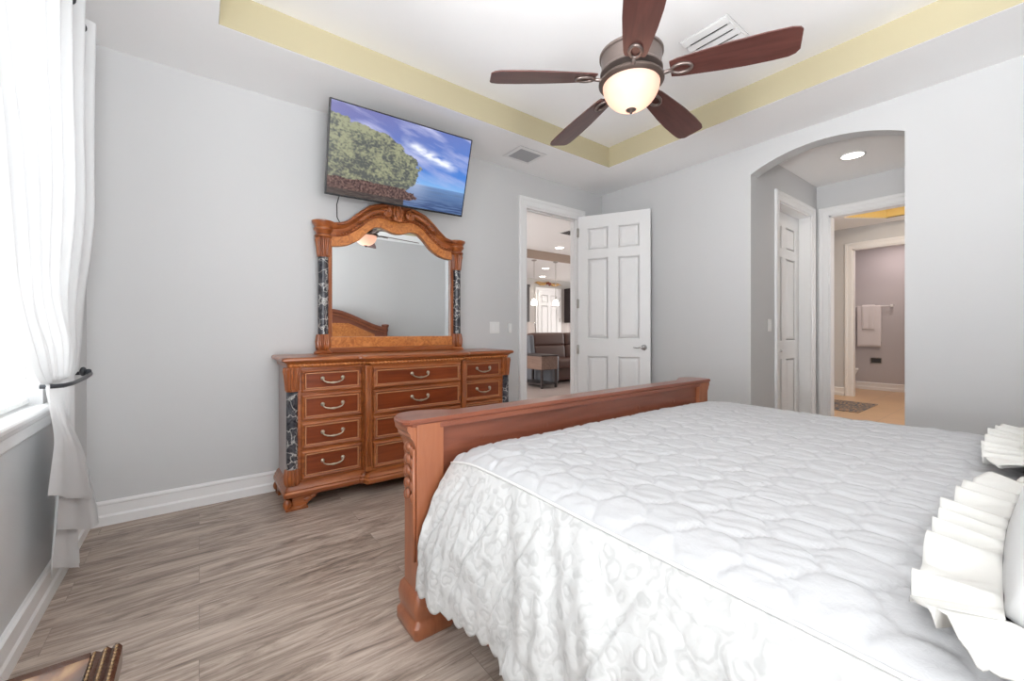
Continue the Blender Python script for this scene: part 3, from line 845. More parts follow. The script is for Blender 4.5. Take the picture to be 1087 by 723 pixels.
# corner columns
def leafy(nleaf=8, amp=.16):
    return lambda th, z: 1+amp*abs(math.sin(th*nleaf/2))-amp*.5
def column(xc, yc, r, z_top, z_m1, z_m0, z_bot, parent, capital_round=False):
    bm = nb(); lathe(bm, [(r, z_m0), (r, z_m1)], (xc, yc), 24)
    col = obj('column', bm, 'marble', parent, smooth=True); autosmooth(col, .8)
    bm = nb()
    hgt = z_top-z_m1; prof = []
    for i in range(13):
        t = i/12; rr = r*(.98+.10*math.sin(t*PI)+.30*t**3)
        prof.append((rr, z_m1+hgt*t))
    lathe(bm, [(r*1.12, z_m1-.006), (r*1.12, z_m1+.004)], (xc, yc), 24)
    lathe(bm, prof, (xc, yc), 72, fl=leafy(9, .42))
    for k in range(9):
        th = 2*PI*k/9+.35
        tube(bm, [(xc+r*f_*math.cos(th), yc+r*f_*math.sin(th), z_m1+hgt*t) for f_, t in ((1.02, .12), (1.14, .4), (1.22, .68), (1.42, .86), (1.36, .95))], r*.19, 6, rf=lambda t: .55+.75*math.sin(PI*t))
    obj('capital', bm, 'wood_v', col, smooth=True)
    bm = nb(); h2 = z_m0-z_bot
    lathe(bm, [(r*1.0, z_m0), (r*1.12, z_m0-.004), (r*1.12, z_m0-.014), (r*1.16, z_m0-.02), (r*1.30, z_m0-h2*.45), (r*1.24, z_m0-h2*.8), (r*1.1, z_bot)], (xc, yc), 80, fl=leafy(10, .38))
    obj('column_base', bm, 'wood_v', col, smooth=True)
    return col
for x in (.474, 2.166): column(x, 2.955, .034, .909, .762, .26, .158, dr)
# pilasters beside the centre section
for x in (.938, 1.702):
    bm = nb(); bevbox(bm, x-.022, x+.022, 2.872, 2.91, .17, .905, .004)
    for q in (-.010, .0, .010): tube(bm, [(x+q, 2.872, .20), (x+q, 2.872, .88)], .0035, 6)
    obj('pilaster', bm, 'wood_v', dr)
# drawers
def pull(parent, x, y, z):
    bm = nb(); w_ = .064
    for s in (-1, 1):
        ball(bm, (x+s*w_, y-.006, z+.012), .0135, (1, .55, 1)); ball(bm, (x+s*w_, y-.013, z+.012), .007)
    pts = [(x+w_*1.0*math.cos(t)*(1), y-.020-.006*math.sin(t), z+.012-.030*math.sin(t)**.8) for t in [PI*i/16 for i in range(17)]]
    tube(bm, pts, .0044, 8, rf=lambda t: 1+.9*math.exp(-((t-.5)/.07)**2)+.5*math.exp(-((abs(t-.5)-.17)/.03)**2))
    return obj('handle', bm, 'pull_metal', parent, smooth=True)
def drawer(x0_, x1_, z0, z1, y, wide=False):
    bm = nb(); rows = []
    for ins, d in ((0, .012), (0, -.004), (.004, -.012), (.012, -.016), (.020, -.012), (.024, -.004), (.028, -.002)):
        rows.append([(x0_+ins, y+d, z0+ins), (x1_-ins, y+d, z0+ins), (x1_-ins, y+d, z1-ins), (x0_+ins, y+d, z1-ins)])
    grid(bm, rows, 0, True, smooth=False)
    o = obj('drawer', bm, 'wood_h', dr)
    bm = nb(); i_ = .026; bx(bm, x0_+i_, x1_-i_, y-.004, y+.01, z0+i_, z1-i_); obj('panel', bm, 'wood_field', o)
    bm = nb(); ib = .0265; c = [(x0_+ib, z0+ib), (x1_-ib, z0+ib), (x1_-ib, z1-ib), (x0_+ib, z1-ib)]
    pts = []
    for i in range(4):
        p, q = Vector(c[i]), Vector(c[(i+1) % 4]); m_ = int((q-p).length/.004)
        pts += [((p+(q-p)*k/m_)[0], y-.009, (p+(q-p)*k/m_)[1]) for k in range(m_)]
    tube(bm, pts, .0045, 6, rf=lambda t: 1+.45*math.sin(t*len(pts)*PI*2/3.0), closed=True); obj('bead_trim', bm, 'bead_wood_lit', o, smooth=True)
    pull(o, (x0_+x1_)/2, y-.004, (z0+z1)/2)
    return o
ZR = [(.742, .893), (.560, .732), (.376, .549), (.180, .365)]
for z0, z1 in ZR:
    drawer(.524, .910, z0, z1, 2.945)
    drawer(.968, 1.672, z0, z1, 2.885)
    drawer(1.735, 2.115, z0, z1, 2.945)

# ------------------------------------------------------------------ MIRROR
mr = thing('dresser_mirror', 'arched mirror in carved wooden frame with dark marble columns on the dresser', 'mirror', (1.3025, 3.30, .975))
MC = 1.3025
OUT = [(0, 2.186), (.07, 2.180), (.15, 2.163), (.23, 2.137), (.32, 2.064), (.40, 1.988), (.45, 1.966), (.515, 1.957)]
INN = [(0, 1.944), (.05, 1.950), (.09, 1.968), (.135, 1.982), (.185, 1.972), (.235, 1.930), (.31, 1.850), (.39, 1.804), (.45, 1.790), (.515, 1.783)]
def itp(T, d):
    d = abs(d)
    for (a, za), (b_, zb) in zip(T, T[1:]):
        if a <= d <= b_:
            t = (d-a)/(b_-a); t = t
            return za+(zb-za)*t
    return T[-1][1]
def sm(T, d):
    return sum(itp(T, d+o_*.01)*w_ for o_, w_ in ((-2, .1), (-1, .2), (0, .4), (1, .2), (2, .1)))
ds = [-.515+1.03*i/120 for i in range(121)]
FY = 3.315
def band(prof, name, mat, parent=mr):
    bm = nb(); rows = []
    for d in ds:
        zi, zo = sm(INN, d), sm(OUT, d)
        rows.append([(MC+d, FY-y, zi+(zo-zi)*t) for t, y in prof])
    grid(bm, rows, 0); return autosmooth(obj(name, bm, mat, parent), .6)
fr = band([(0, 0), (0, .022), (.03, .028), (.40, .028), (.42, .022)], 'frame', 'burl')
band([(.40, .022), (.43, .030), (.60, .030), (.66, .036), (.72, .036), (.78, .050), (.88, .064), (.95, .066), (1.0, .058), (1.0, -.01)], 'arch_moulding', 'wood_h', fr)
bm = nb()
pts = [(MC+d, FY-.034, sm(INN, d)+(sm(OUT, d)-sm(INN, d))*.50) for d in [-.48+.96*i/420 for i in range(421)]]
tube(bm, pts, .011, 6, rf=lambda t: 1+.4*math.sin(t*290), flat=.8)
obj('bead_trim', bm, 'wood_h', fr, smooth=True)
# side stiles, bottom rail, back board
for s in (-1, 1):
    xa = MC+s*.506; bm = nb(); bevbox(bm, min(xa, xa+s*.045), max(xa, xa+s*.045), FY-.024, FY+.01, 1.0, 1.80, .004)
    tube(bm, [(xa+s*.004, FY-.026, 1.10+.0035*k) for k in range(198)], .005, 6, rf=lambda t: 1+.4*math.sin(t*420)); obj('stile', bm, 'wood_v', fr, smooth=False)
bm = nb(); bevbox(bm, MC-.52, MC+.52, FY-.026, FY+.01, 1.015, 1.10, .006); obj('bottom_rail', bm, 'burl', fr)
bm = nb(); bevbox(bm, MC-.60, MC+.60, FY-.045, FY+.03, .977, 1.018, .006); obj('base_rail', bm, 'wood_h', fr)
bm = nb(); n = 80
pts = [(MC-.51+1.02*i/n, sm(INN, -.51+1.02*i/n)+.01) for i in range(n+1)] + [(MC+.51, 1.09), (MC-.51, 1.09)]
prism(bm, pts, 'y', FY-.002, FY+.006); obj('mirror_glass', bm, 'mirror', mr)
bm = nb(); pts = [(MC+d, sm(OUT, d)-.02) for d in ds[::4]] + [(MC+.52, 1.0), (MC-.52, 1.0)]
prism(bm, pts, 'y', FY+.012, FY+.03); obj('back_board', bm, 'wood_field', mr)
for s in (-1, 1):
    xc = MC+s*.5665
    col = column(xc, 3.295, .036, 1.838, 1.70, 1.12, 1.0, mr)
    bm = nb(); lathe(bm, [(.045, 1.835), (.060, 1.845), (.060, 1.855), (.046, 1.865), (.052, 1.88), (.066, 1.895), (.066, 1.905), (.058, 1.912), (.066, 1.93), (.078, 1.945), (.080, 1.957), (.070, 1.962), (.002, 1.964)], (xc, 3.295), 32)
    autosmooth(obj('column_top', bm, 'wood_h', col), .7)
    bm = nb(); lathe(bm, [(.062, .975), (.064, .985), (.056, .992), (.050, 1.0), (.044, 1.004)], (xc, 3.295), 32); autosmooth(obj('column_foot', bm, 'wood_h', col), .7)
# crest carving: cartouche, volutes and leaves
bm = nb(); yf = FY-.086
def ell(cx_, cz_, rx, rz, r, n=28, y=yf):
    tube(bm, [(cx_+rx*math.cos(2*PI*k/n), y, cz_+rz*math.sin(2*PI*k/n)) for k in range(n)], r, 8, closed=True)
ell(MC-.012, 2.105, .034, .062, .011); ell(MC-.012, 2.105, .017, .044, .007, y=yf-.008)
tube(bm, [(MC-.012, yf-.012, 2.05), (MC-.012, yf-.016, 2.10), (MC-.012, yf-.01, 2.19)], .009, 8, rf=lambda t: .6+math.sin(t*PI))
for s in (-1, 1):
    tube(bm, [(MC-.012+s*.028, yf, 2.165), (MC-.012+s*.040, yf-.004, 2.185), (MC-.012+s*.022, yf-.004, 2.198), (MC-.012, yf-.006, 2.19)], .008, 8)
    tube(bm, [(MC-.012, yf-.004, 2.035), (MC-.012+s*.03, yf, 2.045), (MC-.012+s*.045, yf, 2.062)], .009, 8)
    cx_, cz_ = MC+s*.098-.004, 2.095
    sp = []
    for k in range(52):
        th = k/51*2.3*2*PI/1.15; rr = .008+.030*k/51
        sp.append((cx_-s*rr*math.cos(th+PI*.5), yf-.006*(1-k/51), cz_+rr*math.sin(th+PI*.5)))
    tube(bm, sp, .0105, 8)
    ball(bm, (cx_, yf-.004, cz_), .013)
    # running top scroll and acanthus leaf
    tube(bm, [(MC+s*d_, yf, sm(OUT, d_)-.022) for d_ in (.10, .14, .18, .22, .26, .31, .36, .42, .48)], .012, 8, rf=lambda t: 1-.3*t)
    for k in range(7):
        d_ = .135+.026*k; zc = sm(OUT, d_)-.055-.004*k
        tube(bm, [(MC+s*(d_-.02), yf+.010, zc+.008), (MC+s*d_, yf-.002, zc), (MC+s*(d_+.022), yf+.006, zc-.022+.002*k), (MC+s*(d_+.04), yf+.014, zc-.034)], .0145, 6, rf=lambda t: .45+.9*math.sin(PI*min(1, t*.9+.1)))
obj('crest_carving', bm, 'wood_h', fr, smooth=True)

# ------------------------------------------------------------------ TELEVISION
tv = thing('television', 'flat black-rimmed television showing a mangrove shore, tilted down above the mirror', 'television', (1.285, 3.36, 2.45))
ax = Vector((1.139, 0, .022)).normalized()
TL = Vector((0.6988, 2.9329, 2.7134)); BLc = Vector((0.6988, 3.1281, 2.1210))
up = (TL-BLc).normalized(); up = (up-ax*up.dot(ax)).normalized(); nn = ax.cross(up).normalized()   # facing the room
if nn.y > 0: nn = -nn
TW, TH = 1.1146, 0.6266
def tvp(u, v, d=0):   # u right, v down, d toward the room
    return TL+ax*(u*TW)-up*(v*TH)+nn*d
def tvbox(bm, u0, u1, v0, v1, d0, d1):
    vs = [bm.verts.new(tvp(u, v, d)) for d in (d0, d1) for (u, v) in ((u0, v0), (u1, v0), (u1, v1), (u0, v1))]
    for f in ((3,2,1,0),(4,5,6,7),(0,1,5,4),(1,2,6,5),(2,3,7,6),(3,0,4,7)): bm.faces.new([vs[i] for i in f])
bm = nb(); tvbox(bm, 0, 1, 0, 1, -.03, -.001); tvbox(bm, .15, .85, .25, .78, -.065, -.03)
bw = .007; bh = .012
tvbox(bm, 0, 1, 0, bh, -.001, .004); tvbox(bm, 0, 1, 1-.022, 1, -.001, .005); tvbox(bm, 0, bw, 0, 1, -.001, .004); tvbox(bm, 1-bw, 1, 0, 1, -.001, .004)
obj('casing', bm, 'black_plastic', tv)
bm = nb(); bx(bm, 1.15, 1.42, 3.335, 3.383, 2.33, 2.62)
for x in (1.2, 1.37): tube(bm, [(x, 3.35, 2.40), (x, 3.18, 2.40), (x, 3.10, 2.38)], .014, 8); tube(bm, [(x, 3.35, 2.55), (x, 3.16, 2.53), (x, 3.05, 2.50)], .014, 8)
obj('wall_bracket', bm, 'black_plastic', tv)
def fbm(x, y, o_=4, s=0):
    v = 0; a = .5
    for k in range(o_):
        v += a*noise.noise(Vector((x, y, s+k*7.3))); x *= 2.05; y *= 2.05; a *= .55
    return v
def lerp(a, b_, t): t = max(0, min(1, t)); return tuple(a[i]+(b_[i]-a[i])*t for i in range(3))
def tvcol(u, v):
    hz = .70
    if v < hz:
        t = v/hz
        c = lerp((.17, .17, .40), (.055, .20, .62), min(1, t*.8+u*.55-.1)); c = lerp(c, (.22, .45, .80), (t-.72)/.3)
        cl = fbm((u*1.0+v*2.4)*1.2, (v*6-u*3.2)*1.1, 5, 2)+.10
        c = lerp(c, (.52, .54, .78), max(0, cl)*1.9*(1-t*.5))
        st = math.exp(-((v-(.30+.42*(u-.62)))/.055)**2)*max(0, min(1, (u-.45)*8))*max(0, min(1, (.93-u)*8))
        c = lerp(c, (.85, .88, 1.0), st*(.9+2.2*fbm(u*9, v*14, 3, 5)))
    else:
        t = (v-hz)/(1-hz)
        c = lerp((.14, .26, .50), (.018, .045, .15), t*1.2+.02)
        c = lerp(c, (.10, .17, .33), .5+3*fbm(u*6, v*60, 3, 8)) if t > .05 else c
        glow = math.exp(-((u-.58)/.10)**2)*(1-t)
        c = lerp(c, (.42, .50, .68), glow*.7)
    # land strip and tree
    e_ = .30*fbm(u*11, v*9, 5, 20)
    tx, ty = (u-.22)/(.40), (v-.56)/(.40)
    crown = 1-math.sqrt(tx*tx+ty*ty)+e_*.55
    top = v-(.10+.30*max(0, u-.02)+.9*max(0, u-.33)**1.3)+e_*.25
    if (crown > 0 or (u < .12 and v > .12+e_*.3)) and v < .90 and top > 0:
        g = fbm(u*26, v*20, 3, 31); g2 = fbm(u*60, v*50, 2, 44)
        k = .42+g*1.5+g2*1.6+1.2*fbm(u*7, v*7, 2, 80)-(v-.5)*.7
        c2 = lerp((.03, .04, .035), (.33, .34, .18), k); c2 = lerp(c2, (.28, .29, .28), .22)
        edge = min(1, max(crown, .0)*9+(.4 if u < .12 else 0)+.35)
        if fbm(u*70, v*60, 2, 51)+edge*.9 > .22: c = c2
    if v > .80+e_*.1-.02*u and u < .60-.22*abs(v-.88)/.1*.5+e_*.3 and v < .93:
        k = fbm(u*80, v*40, 2, 60)
        c = lerp((.045, .022, .020), (.22, .13, .11), .35+k*2)
    if v >= .93 and u < .52: c = lerp((.03, .022, .02), (.09, .07, .06), .5+2*fbm(u*20, v*60, 2, 70))
    return c
gx, gy = 300, 168
bm = nb(); cl_ = bm.loops.layers.float_color.new('picture')
V = []; Cc = []
for j in range(gy+1):
    V.append([bm.verts.new(tvp(bw+(1-2*bw)*i/gx, bh+(1-bh-.022)*j/gy, .001)) for i in range(gx+1)])
    Cc.append([tvcol(i/gx, j/gy) for i in range(gx+1)])
for j in range(gy):
    for i in range(gx):
        f = bm.faces.new([V[j][i], V[j+1][i], V[j+1][i+1], V[j][i+1]])
        for lp, c in zip(f.loops, (Cc[j][i], Cc[j+1][i], Cc[j+1][i+1], Cc[j][i+1])): lp[cl_] = (*c, 1)
m, nt, b = new_mat('tv_picture')
va = N(nt, 'ShaderNodeVertexColor'); va.layer_name = 'picture'
b.inputs['Base Color'].default_value = (.01, .01, .012, 1); b.inputs['Roughness'].default_value = .22
nt.links.new(va.outputs[0], b.inputs['Emission Color']); b.inputs['Emission Strength'].default_value = .68
obj('screen', bm, 'tv_picture', tv)
bm = nb(); tube(bm, [(.85, 3.14, 2.20), (.862, 3.34, 2.19), (.853, 3.376, 2.13), (.856, 3.378, 2.03), (.90, 3.378, 1.95)], .0035, 6)
tag(obj('power_cord', bm, 'black_plastic', loc=(.86, 3.37, 2.0), smooth=True), 'thin black cord hanging from the television to behind the mirror frame', 'cord')

# ------------------------------------------------------------------ CEILING FAN
FC = (1.707, 1.269)
fan = thing('ceiling_fan', 'bronze ceiling fan with five dark reddish wooden blades and glowing glass bowl', 'ceiling fan', (FC[0], FC[1], HT))
bm = nb(); lathe(bm, [(.075, HT), (.075, HT-.01), (.06, HT-.04), (.03, HT-.065), (.014, HT-.07)], FC, 24); obj('canopy', bm, 'bronze', fan, smooth=True)
bm = nb(); lathe(bm, [(.0125, HT-.06), (.0125, 2.52)], FC, 12); obj('downrod', bm, 'bronze', fan, smooth=True)
bm = nb(); lathe(bm, [(.02, 2.545), (.06, 2.535), (.145, 2.522), (.154, 2.515), (.154, 2.505), (.147, 2.500), (.143, 2.46), (.145, 2.435), (.150, 2.428), (.150, 2.420), (.140, 2.415), (.02, 2.413)], FC, 40)
autosmooth(obj('motor_housing', bm, 'bronze_light', fan), .5)
bm = nb(); lathe(bm, [(.10, 2.414), (.115, 2.412), (.115, 2.385), (.10, 2.383)], FC, 32); obj('flywheel', bm, 'bronze', fan, smooth=True)
bm = nb(); lathe(bm, [(.118, 2.392), (.150, 2.390), (.157, 2.383), (.157, 2.374), (.150, 2.366), (.140, 2.362), (.136, 2.364), (.136, 2.380), (.118, 2.386)], FC, 44)
V = None
autosmooth(obj('light_ring', bm, 'bronze', fan), .5)
bm = nb(); prof = [(.137*math.cos(t), 2.368-.128*math.sin(t)) for t in [PI/2*i/14 for i in range(15)]]
rows = [[(FC[0]+max(r_, .002)*math.cos(2*PI*k/40), FC[1]+max(r_, .002)*math.sin(2*PI*k/40), z) for k in range(40)] for r_, z in prof]
grid(bm, rows, 0, True); bowl = obj('glass_bowl', bm, 'alabaster', fan, smooth=True)
bm = nb(); lathe(bm, [(.002, 2.222), (.006, 2.224), (.008, 2.230), (.014, 2.236), (.024, 2.240), (.026, 2.246), (.018, 2.250), (.002, 2.250)], FC, 20); obj('finial', bm, 'bronze', fan, smooth=True)
ld = bpy.data.lights.new('fan_lamp', 'POINT'); ld.energy = .42; ld.color = (1, .66, .50); ld.shadow_soft_size = .03
lo = bpy.data.objects.new('fan_lamp', ld); COL.objects.link(lo); lo.location = (FC[0], FC[1], 2.31)
ph0 = math.radians(149.66)
def blade_outline():
    pts = []
    L0, L1 = .185, .70
    top = [(L0, .045), (.22, .054), (.30, .062), (.40, .072), (.50, .078), (.60, .079), (.66, .076), (.685, .066), (.70, .045)]
    bot = [(.70, -.052), (.69, -.066), (.66, -.075), (.57, -.078), (.44, -.074), (.32, -.064), (.22, -.054), (L0, -.045)]
    return top+bot
for k in range(5):
    a = ph0-k*2*PI/5
    M = Matrix.Translation((FC[0], FC[1], 2.402)) @ Matrix.Rotation(a, 4, 'Z') @ Matrix.Rotation(math.radians(4.0), 4, 'Y') @ Matrix.Rotation(math.radians(-12), 4, 'X')
    bm = nb(); prism(bm, blade_outline(), 'z', -.003, .003)
    bmesh.ops.transform(bm, matrix=Matrix.Identity(4), verts=bm.verts)
    bo = obj('blade', bm, 'blade_wood', fan, local=True)
    bo.matrix_local = Matrix.Translation((-FC[0], -FC[1], -HT)) @ M
    bm = nb()
    tube(bm, [(.10, 0, -.004), (.15, 0, -.012), (.19, 0, -.008)], .010, 8, rf=lambda t: 1.2-.3*t)
    n = 24; tube(bm, [(.235+.045*math.cos(2*PI*i/n), .026*math.sin(2*PI*i/n), -.008) for i in range(n)], .0075, 8, closed=True)
    obj('blade_iron', bm, 'bronze_light', bo, local=True, smooth=True)

# ------------------------------------------------------------------ VENTS
def vent(name, label, x0_, x1_, y0_, y1_, z, kind):
    t = thing(name, label, 'vent', ((x0_+x1_)/2, (y0_+y1_)/2, z))
    bm = nb(); sweep(bm, [(x0_, y0_, z), (x1_, y0_, z), (x1_, y1_, z), (x0_, y1_, z)], (0, 0, -1), [(0, 0), (0, .005), (-.025, .012), (-.035, .010), (-.035, 0)] if False else [(0, 0), (0, .004), (.028, .011), (.036, .009), (.036, 0)], closed=True)
    obj('frame', bm, 'trim_white', t)
    i_ = -.0
    if kind == 'return':
        bm = nb(); bx(bm, x0_+.0, x1_-.0, y0_, y1_, z-.004, z-.001); obj('filter_grille', bm, 'return_filter', t)
    else:
        bm = nb(); bx(bm, x0_, x1_, y0_, y1_, z-.003, z-.001); obj('gap_shade', bm, 'vent_dark', t)  # dark sheet paints the shaded gaps between the louvres
        nsl = 4
        for k in range(nsl):
            xc = x0_+(x1_-x0_)*(k+.5)/nsl
            bm = nb(); prism(bm, [(xc-.026, z-.012), (xc-.025, z-.008), (xc+.018, z-.016), (xc+.017, z-.021)], 'y', y0_+.010, y1_-.010)
            obj('louvre', bm, 'trim_white', t)
    return t
vent('return_vent', 'square grey return air grille in white ceiling near the television', 2.305, 2.625, 2.905, 3.185, H, 'return')
vent('supply_vent', 'white louvred supply vent in raised tray ceiling behind the fan blade', 2.485, 2.765, 1.165, 1.475, HT, 'supply')

# ------------------------------------------------------------------ WALL SMALLS
def switch(label, x, y, z, wd, n_, group=None):
    t = thing('light_switch', label, 'light switch', (x, y, z), group='white light switches')
    bm = nb(); bevbox(bm, x-wd/2, x+wd/2, y-.006, y, z-.058, z+.058, .002); obj('plate', bm, 'plastic_white', t)
    for k in range(n_):
        xc = x+(k-(n_-1)/2)*.046
        bm = nb(); bevbox(bm, xc-.016, xc+.016, y-.010, y-.006, z-.033, z+.033, .002); obj('rocker', bm, 'trim_white', t)
switch('white double rocker switch on the grey wall between dresser and open doorway', 2.352, Y1, 1.178, .118, 2)
switch('single white switch inside the arched alcove beside the closet door', 4.38, AY1, 1.20, .075, 1)
t = thing('remote_control', 'slim white wall-mounted remote beside the doorway casing', 'remote control', (2.54, Y1, 1.17))
bm = nb(); bevbox(bm, 2.522, 2.558, Y1-.018, Y1, 1.125, 1.222, .006); obj('cradle', bm, 'plastic_white', t)
bm = nb(); bevbox(bm, 2.530, 2.550, Y1-.022, Y1-.018, 1.15, 1.21, .002); obj('button', bm, 'trim_white', t)
def can(label, x, y, z, r=.075, power=0, col=(1, .9, .78), grp='recessed ceiling lights'):
    t = thing('recessed_light', label, 'ceiling light', (x, y, z), group=grp)
    bm = nb(); rows = [[(x+rr*math.cos(2*PI*k/28), y+rr*math.sin(2*PI*k/28), zz) for k in range(28)] for rr, zz in ((r+.018, z), (r+.016, z-.006), (r, z-.005), (r-.004, z-.001))]
    grid(bm, rows, 0, True); obj('ring', bm, 'trim_white', t)
    bm = nb(); bm.faces.new([bm.verts.new((x+r*math.cos(2*PI*k/28), y+r*math.sin(2*PI*k/28), z-.003)) for k in range(28)][::-1]); obj('lens', bm, 'lamp_warm', t)
    if power: spot('recessed_lamp', (x, y, z-.02), power, col)
can('round recessed light glowing in the alcove ceiling behind the arch', 4.92, 1.15, AH, .085, 5, (1, .9, .82))
can('recessed light nearest the bedroom doorway in the great room ceiling', 6.43, 6.70, GH, .10, 16)
can('recessed light between the two pendants in the lower great room ceiling', 7.38, 8.22, GH2, .095, 10)
can('farthest recessed light, in front of the pantry door in the great room', 8.40, 9.50, GH2, .095, 10)

# ------------------------------------------------------------------ WINDOW BLIND, CURTAIN
bl = thing('window_blind', 'white horizontal slat blind in left window, partly hidden by the sheer curtain', 'blind', ((X0-.06), 2.15, .84))
bxp = X0-.055
k = 0; z = .885
bm = nb(); bevbox(bm, bxp-.02, bxp+.02, WY[0]+.012, WY[1]-.012, .850, .868, .003); obj('bottom_rail', bm, 'slat_white', bl)
bm = nb(); bx(bm, bxp-.03, bxp+.03, WY[0]+.005, WY[1]-.005, 2.39, 2.445); obj('head_rail', bm, 'slat_white', bl)
while z < 2.38:
    bm = nb(); prism(bm, [(bxp-.014, z+.021), (bxp-.012, z+.023), (bxp+.015, z-.020), (bxp+.013, z-.022)], 'y', WY[0]+.012, WY[1]-.012)
    obj('slat', bm, 'slat_white', bl); z += .043
bm = nb()
for y in (WY[0]+.15, (WY[0]+WY[1])/2, WY[1]-.13):
    tube(bm, [(bxp+.026, y, .86), (bxp+.026, y, 2.4)], .0018, 5)
obj('ladder_cord', bm, 'slat_white', bl)

rod = thing('curtain_rod', 'dark metal curtain rod threaded through the sheer curtain grommets near the ceiling', 'curtain rod', (-.45, 1.6, 2.56))
bm = nb(); tube(bm, [(-.45, -.5, 2.565), (-.45, 2.98, 2.565)], .012, 12); obj('pole', bm, 'holdback_dark', rod, smooth=True)
bm = nb(); ball(bm, (-.45, 2.995, 2.565), .022); obj('finial', bm, 'holdback_dark', rod)
for y in (2.93, 1.2):
    bm = nb(); tube(bm, [(X0, y, 2.56), (-.452, y, 2.56)], .007, 8); tube(bm, [(X0, y, 2.56), (X0+.008, y, 2.56)], .025, 12); obj('bracket', bm, 'holdback_dark', rod)

cur = thing('curtain', 'white sheer grommet curtain tied back in the left corner of the room', 'curtain', (-.45, 2.5, 0))
zt_, zk = 2.625, .945
def smooth(a, b_, x):
    t = max(0, min(1, (x-a)/(b_-a))); return t*t*(3-2*t)
NS, NZ = 300, 150
rows = []
for k in range(NZ+1):
    t = k/NZ
    r_ = []
    for i in range(NS+1):
        s = i/NS
        ytop = 1.30+1.55*s; ytie = 2.25+.38*s
        # three layered folds of the tail
        seg = min(2, int(s*3)); f = s*3-seg
        hem = (.585-.295*f, .165+.27*f, .25-.23*f)[seg]
        # soft blend between layers
        if seg < 2 and f > .88: hem += ((.165, .25)[seg]-(.29, .435)[seg])*smooth(.88, 1, f)
        z_end = hem
        if t < .68:
            q = t/.68; z = zt_+(zk-zt_)*q
            g = (z-zk)/(zt_-zk)
            pw = .58-.40*s
            y = ytie+(ytop-ytie)*g**pw
            am = .048*smooth(0, .5, g)*(.75+.25*s)+.006
            ph = s*2*PI*7.5
            xx = -.452+am*math.sin(ph)+.012*noise.noise(Vector((s*9, z*1.2, 1)))
            bunch = math.exp(-((z-1.08)/.16)**2)
            xx += .028*bunch*math.sin(PI*s)+.010*bunch*math.sin(s*60)
            fine = math.exp(-((z-zk)/.25)**2)
            xx += .007*fine*math.sin(s*2*PI*17+2*s)
            y += .012*math.cos(ph)*smooth(0, .6, g)
        else:
            q = (t-.68)/.32; z = zk+(z_end-zk)*q
            if seg == 0: yb = 2.07+.86*f; xb = -.41
            elif seg == 1: yb = 2.88-.70*f; xb = -.43
            else: yb = 2.30+.50*f; xb = -.452
            fl_ = smooth(0, 1, q)*.35+.65*q
            y = ytie+(yb-ytie)*fl_
            xx = -.448+(xb+.448)*smooth(0, .6, q)
            xx += .007*math.exp(-(q/.35)**2)*math.sin(s*2*PI*17+2*s)+.006*q*math.sin(f*2*PI*2.2+seg)+.004*noise.noise(Vector((s*14, z*5, 4)))*q
        r_.append((xx, y, z))
    rows.append(r_)
bm = nb(); grid(bm, rows)
# heading fold at the top
obj('panel', bm, 'sheer_cloth', cur, smooth=True)
bm = nb()
for layer, (sa, sb) in enumerate(((0, .325), (.34, .655), (.675, 1))):
    rr = []
    for hz in (0, 1):
        pass
    rws = []
    for q in (.90, .995):
        row = []
        for i in range(41):
            s = sa+(sb-sa)*i/40; idx = int(s*NS); kk = .68+.32*q
            p = rows[int(kk*NZ)][idx]; row.append((p[0]+.0025, p[1], p[2]))
        rws.append(row)
    grid(bm, rws)
obj('hem', bm, 'sheer_cloth', cur, smooth=True)
# grommets where the rod passes
for kx in (14, 13, 12, 11, 10, 9, 8):
    s = kx/15; kk = int(.68*NZ*(zt_-2.565)/(zt_-zk)); i0 = int(s*NS); p = Vector(rows[kk][i0])
    T = (Vector(rows[kk][min(NS, i0+2)])-Vector(rows[kk][i0-2])); T.z = 0; T.normalize(); Nn = Vector((-T.y, T.x, 0))
    bm = nb(); n = 20
    for sg in (-1, 1): tube(bm, [p+T*.024*math.cos(2*PI*i/n)+Vector((0, 0, .024*math.sin(2*PI*i/n)))+Nn*.002*sg for i in range(n)], .0055, 6, closed=True)
    obj('grommet', bm, 'holdback_dark', cur, smooth=True)
hb_ = thing('curtain_holdback', 'dark metal holdback with round knob gathering the sheer curtain above the sill', 'holdback', (X0, 2.78, .945))
bm = nb(); tube(bm, [(X0, 2.78, .945), (-.44, 2.78, .945), (-.41, 2.76, .945), (-.402, 2.70, .943), (-.400, 2.55, .938), (-.403, 2.38, .935), (-.415, 2.30, .935), (-.44, 2.27, .937), (-.47, 2.27, .938)], .0085, 8); obj('arm', bm, 'holdback_dark', hb_, smooth=True)
bm = nb(); tube(bm, [(-.435, 2.775, .95), (-.41, 2.72, .957)], .011, 10); ball(bm, (-.432, 2.745, .955), .022, (.6, 1, 1)); obj('knob', bm, 'holdback_dark', hb_, smooth=True)

# ------------------------------------------------------------------ small table with painted top (lower left)
st = thing('side_table', 'small low table with painted top and ornate gilt-brown moulded edge by the window', 'table', (-.315, .92, 0))
tx0, tx1, ty0, ty1, tz = -.49, -.137, .55, 1.266, .45
bm = nb(); bx(bm, tx0+.04, tx1-.05, ty0+.04, ty1-.012, tz-.03, tz-.008); obj('painted_top', bm, 'painted_top', st)
bm = nb(); mp_ = [(0, -.05), (0, -.012), (-.006, -.004), (-.012, -.002), (-.018, -.010), (-.026, -.001), (-.034, -.010), (-.044, -.004), (-.052, -.012), (-.052, -.05)]
mp2 = [(a*.4, b_) for a, b_ in mp_]
def edge(a, b_, prof, nm=(0, 0, 1)):
    sweep(bm, [a, b_], nm, prof)
edge((tx1, ty1, tz), (tx1, ty0, tz), [(-a, b_) if False else (a, b_) for a, b_ in mp_]) if False else None
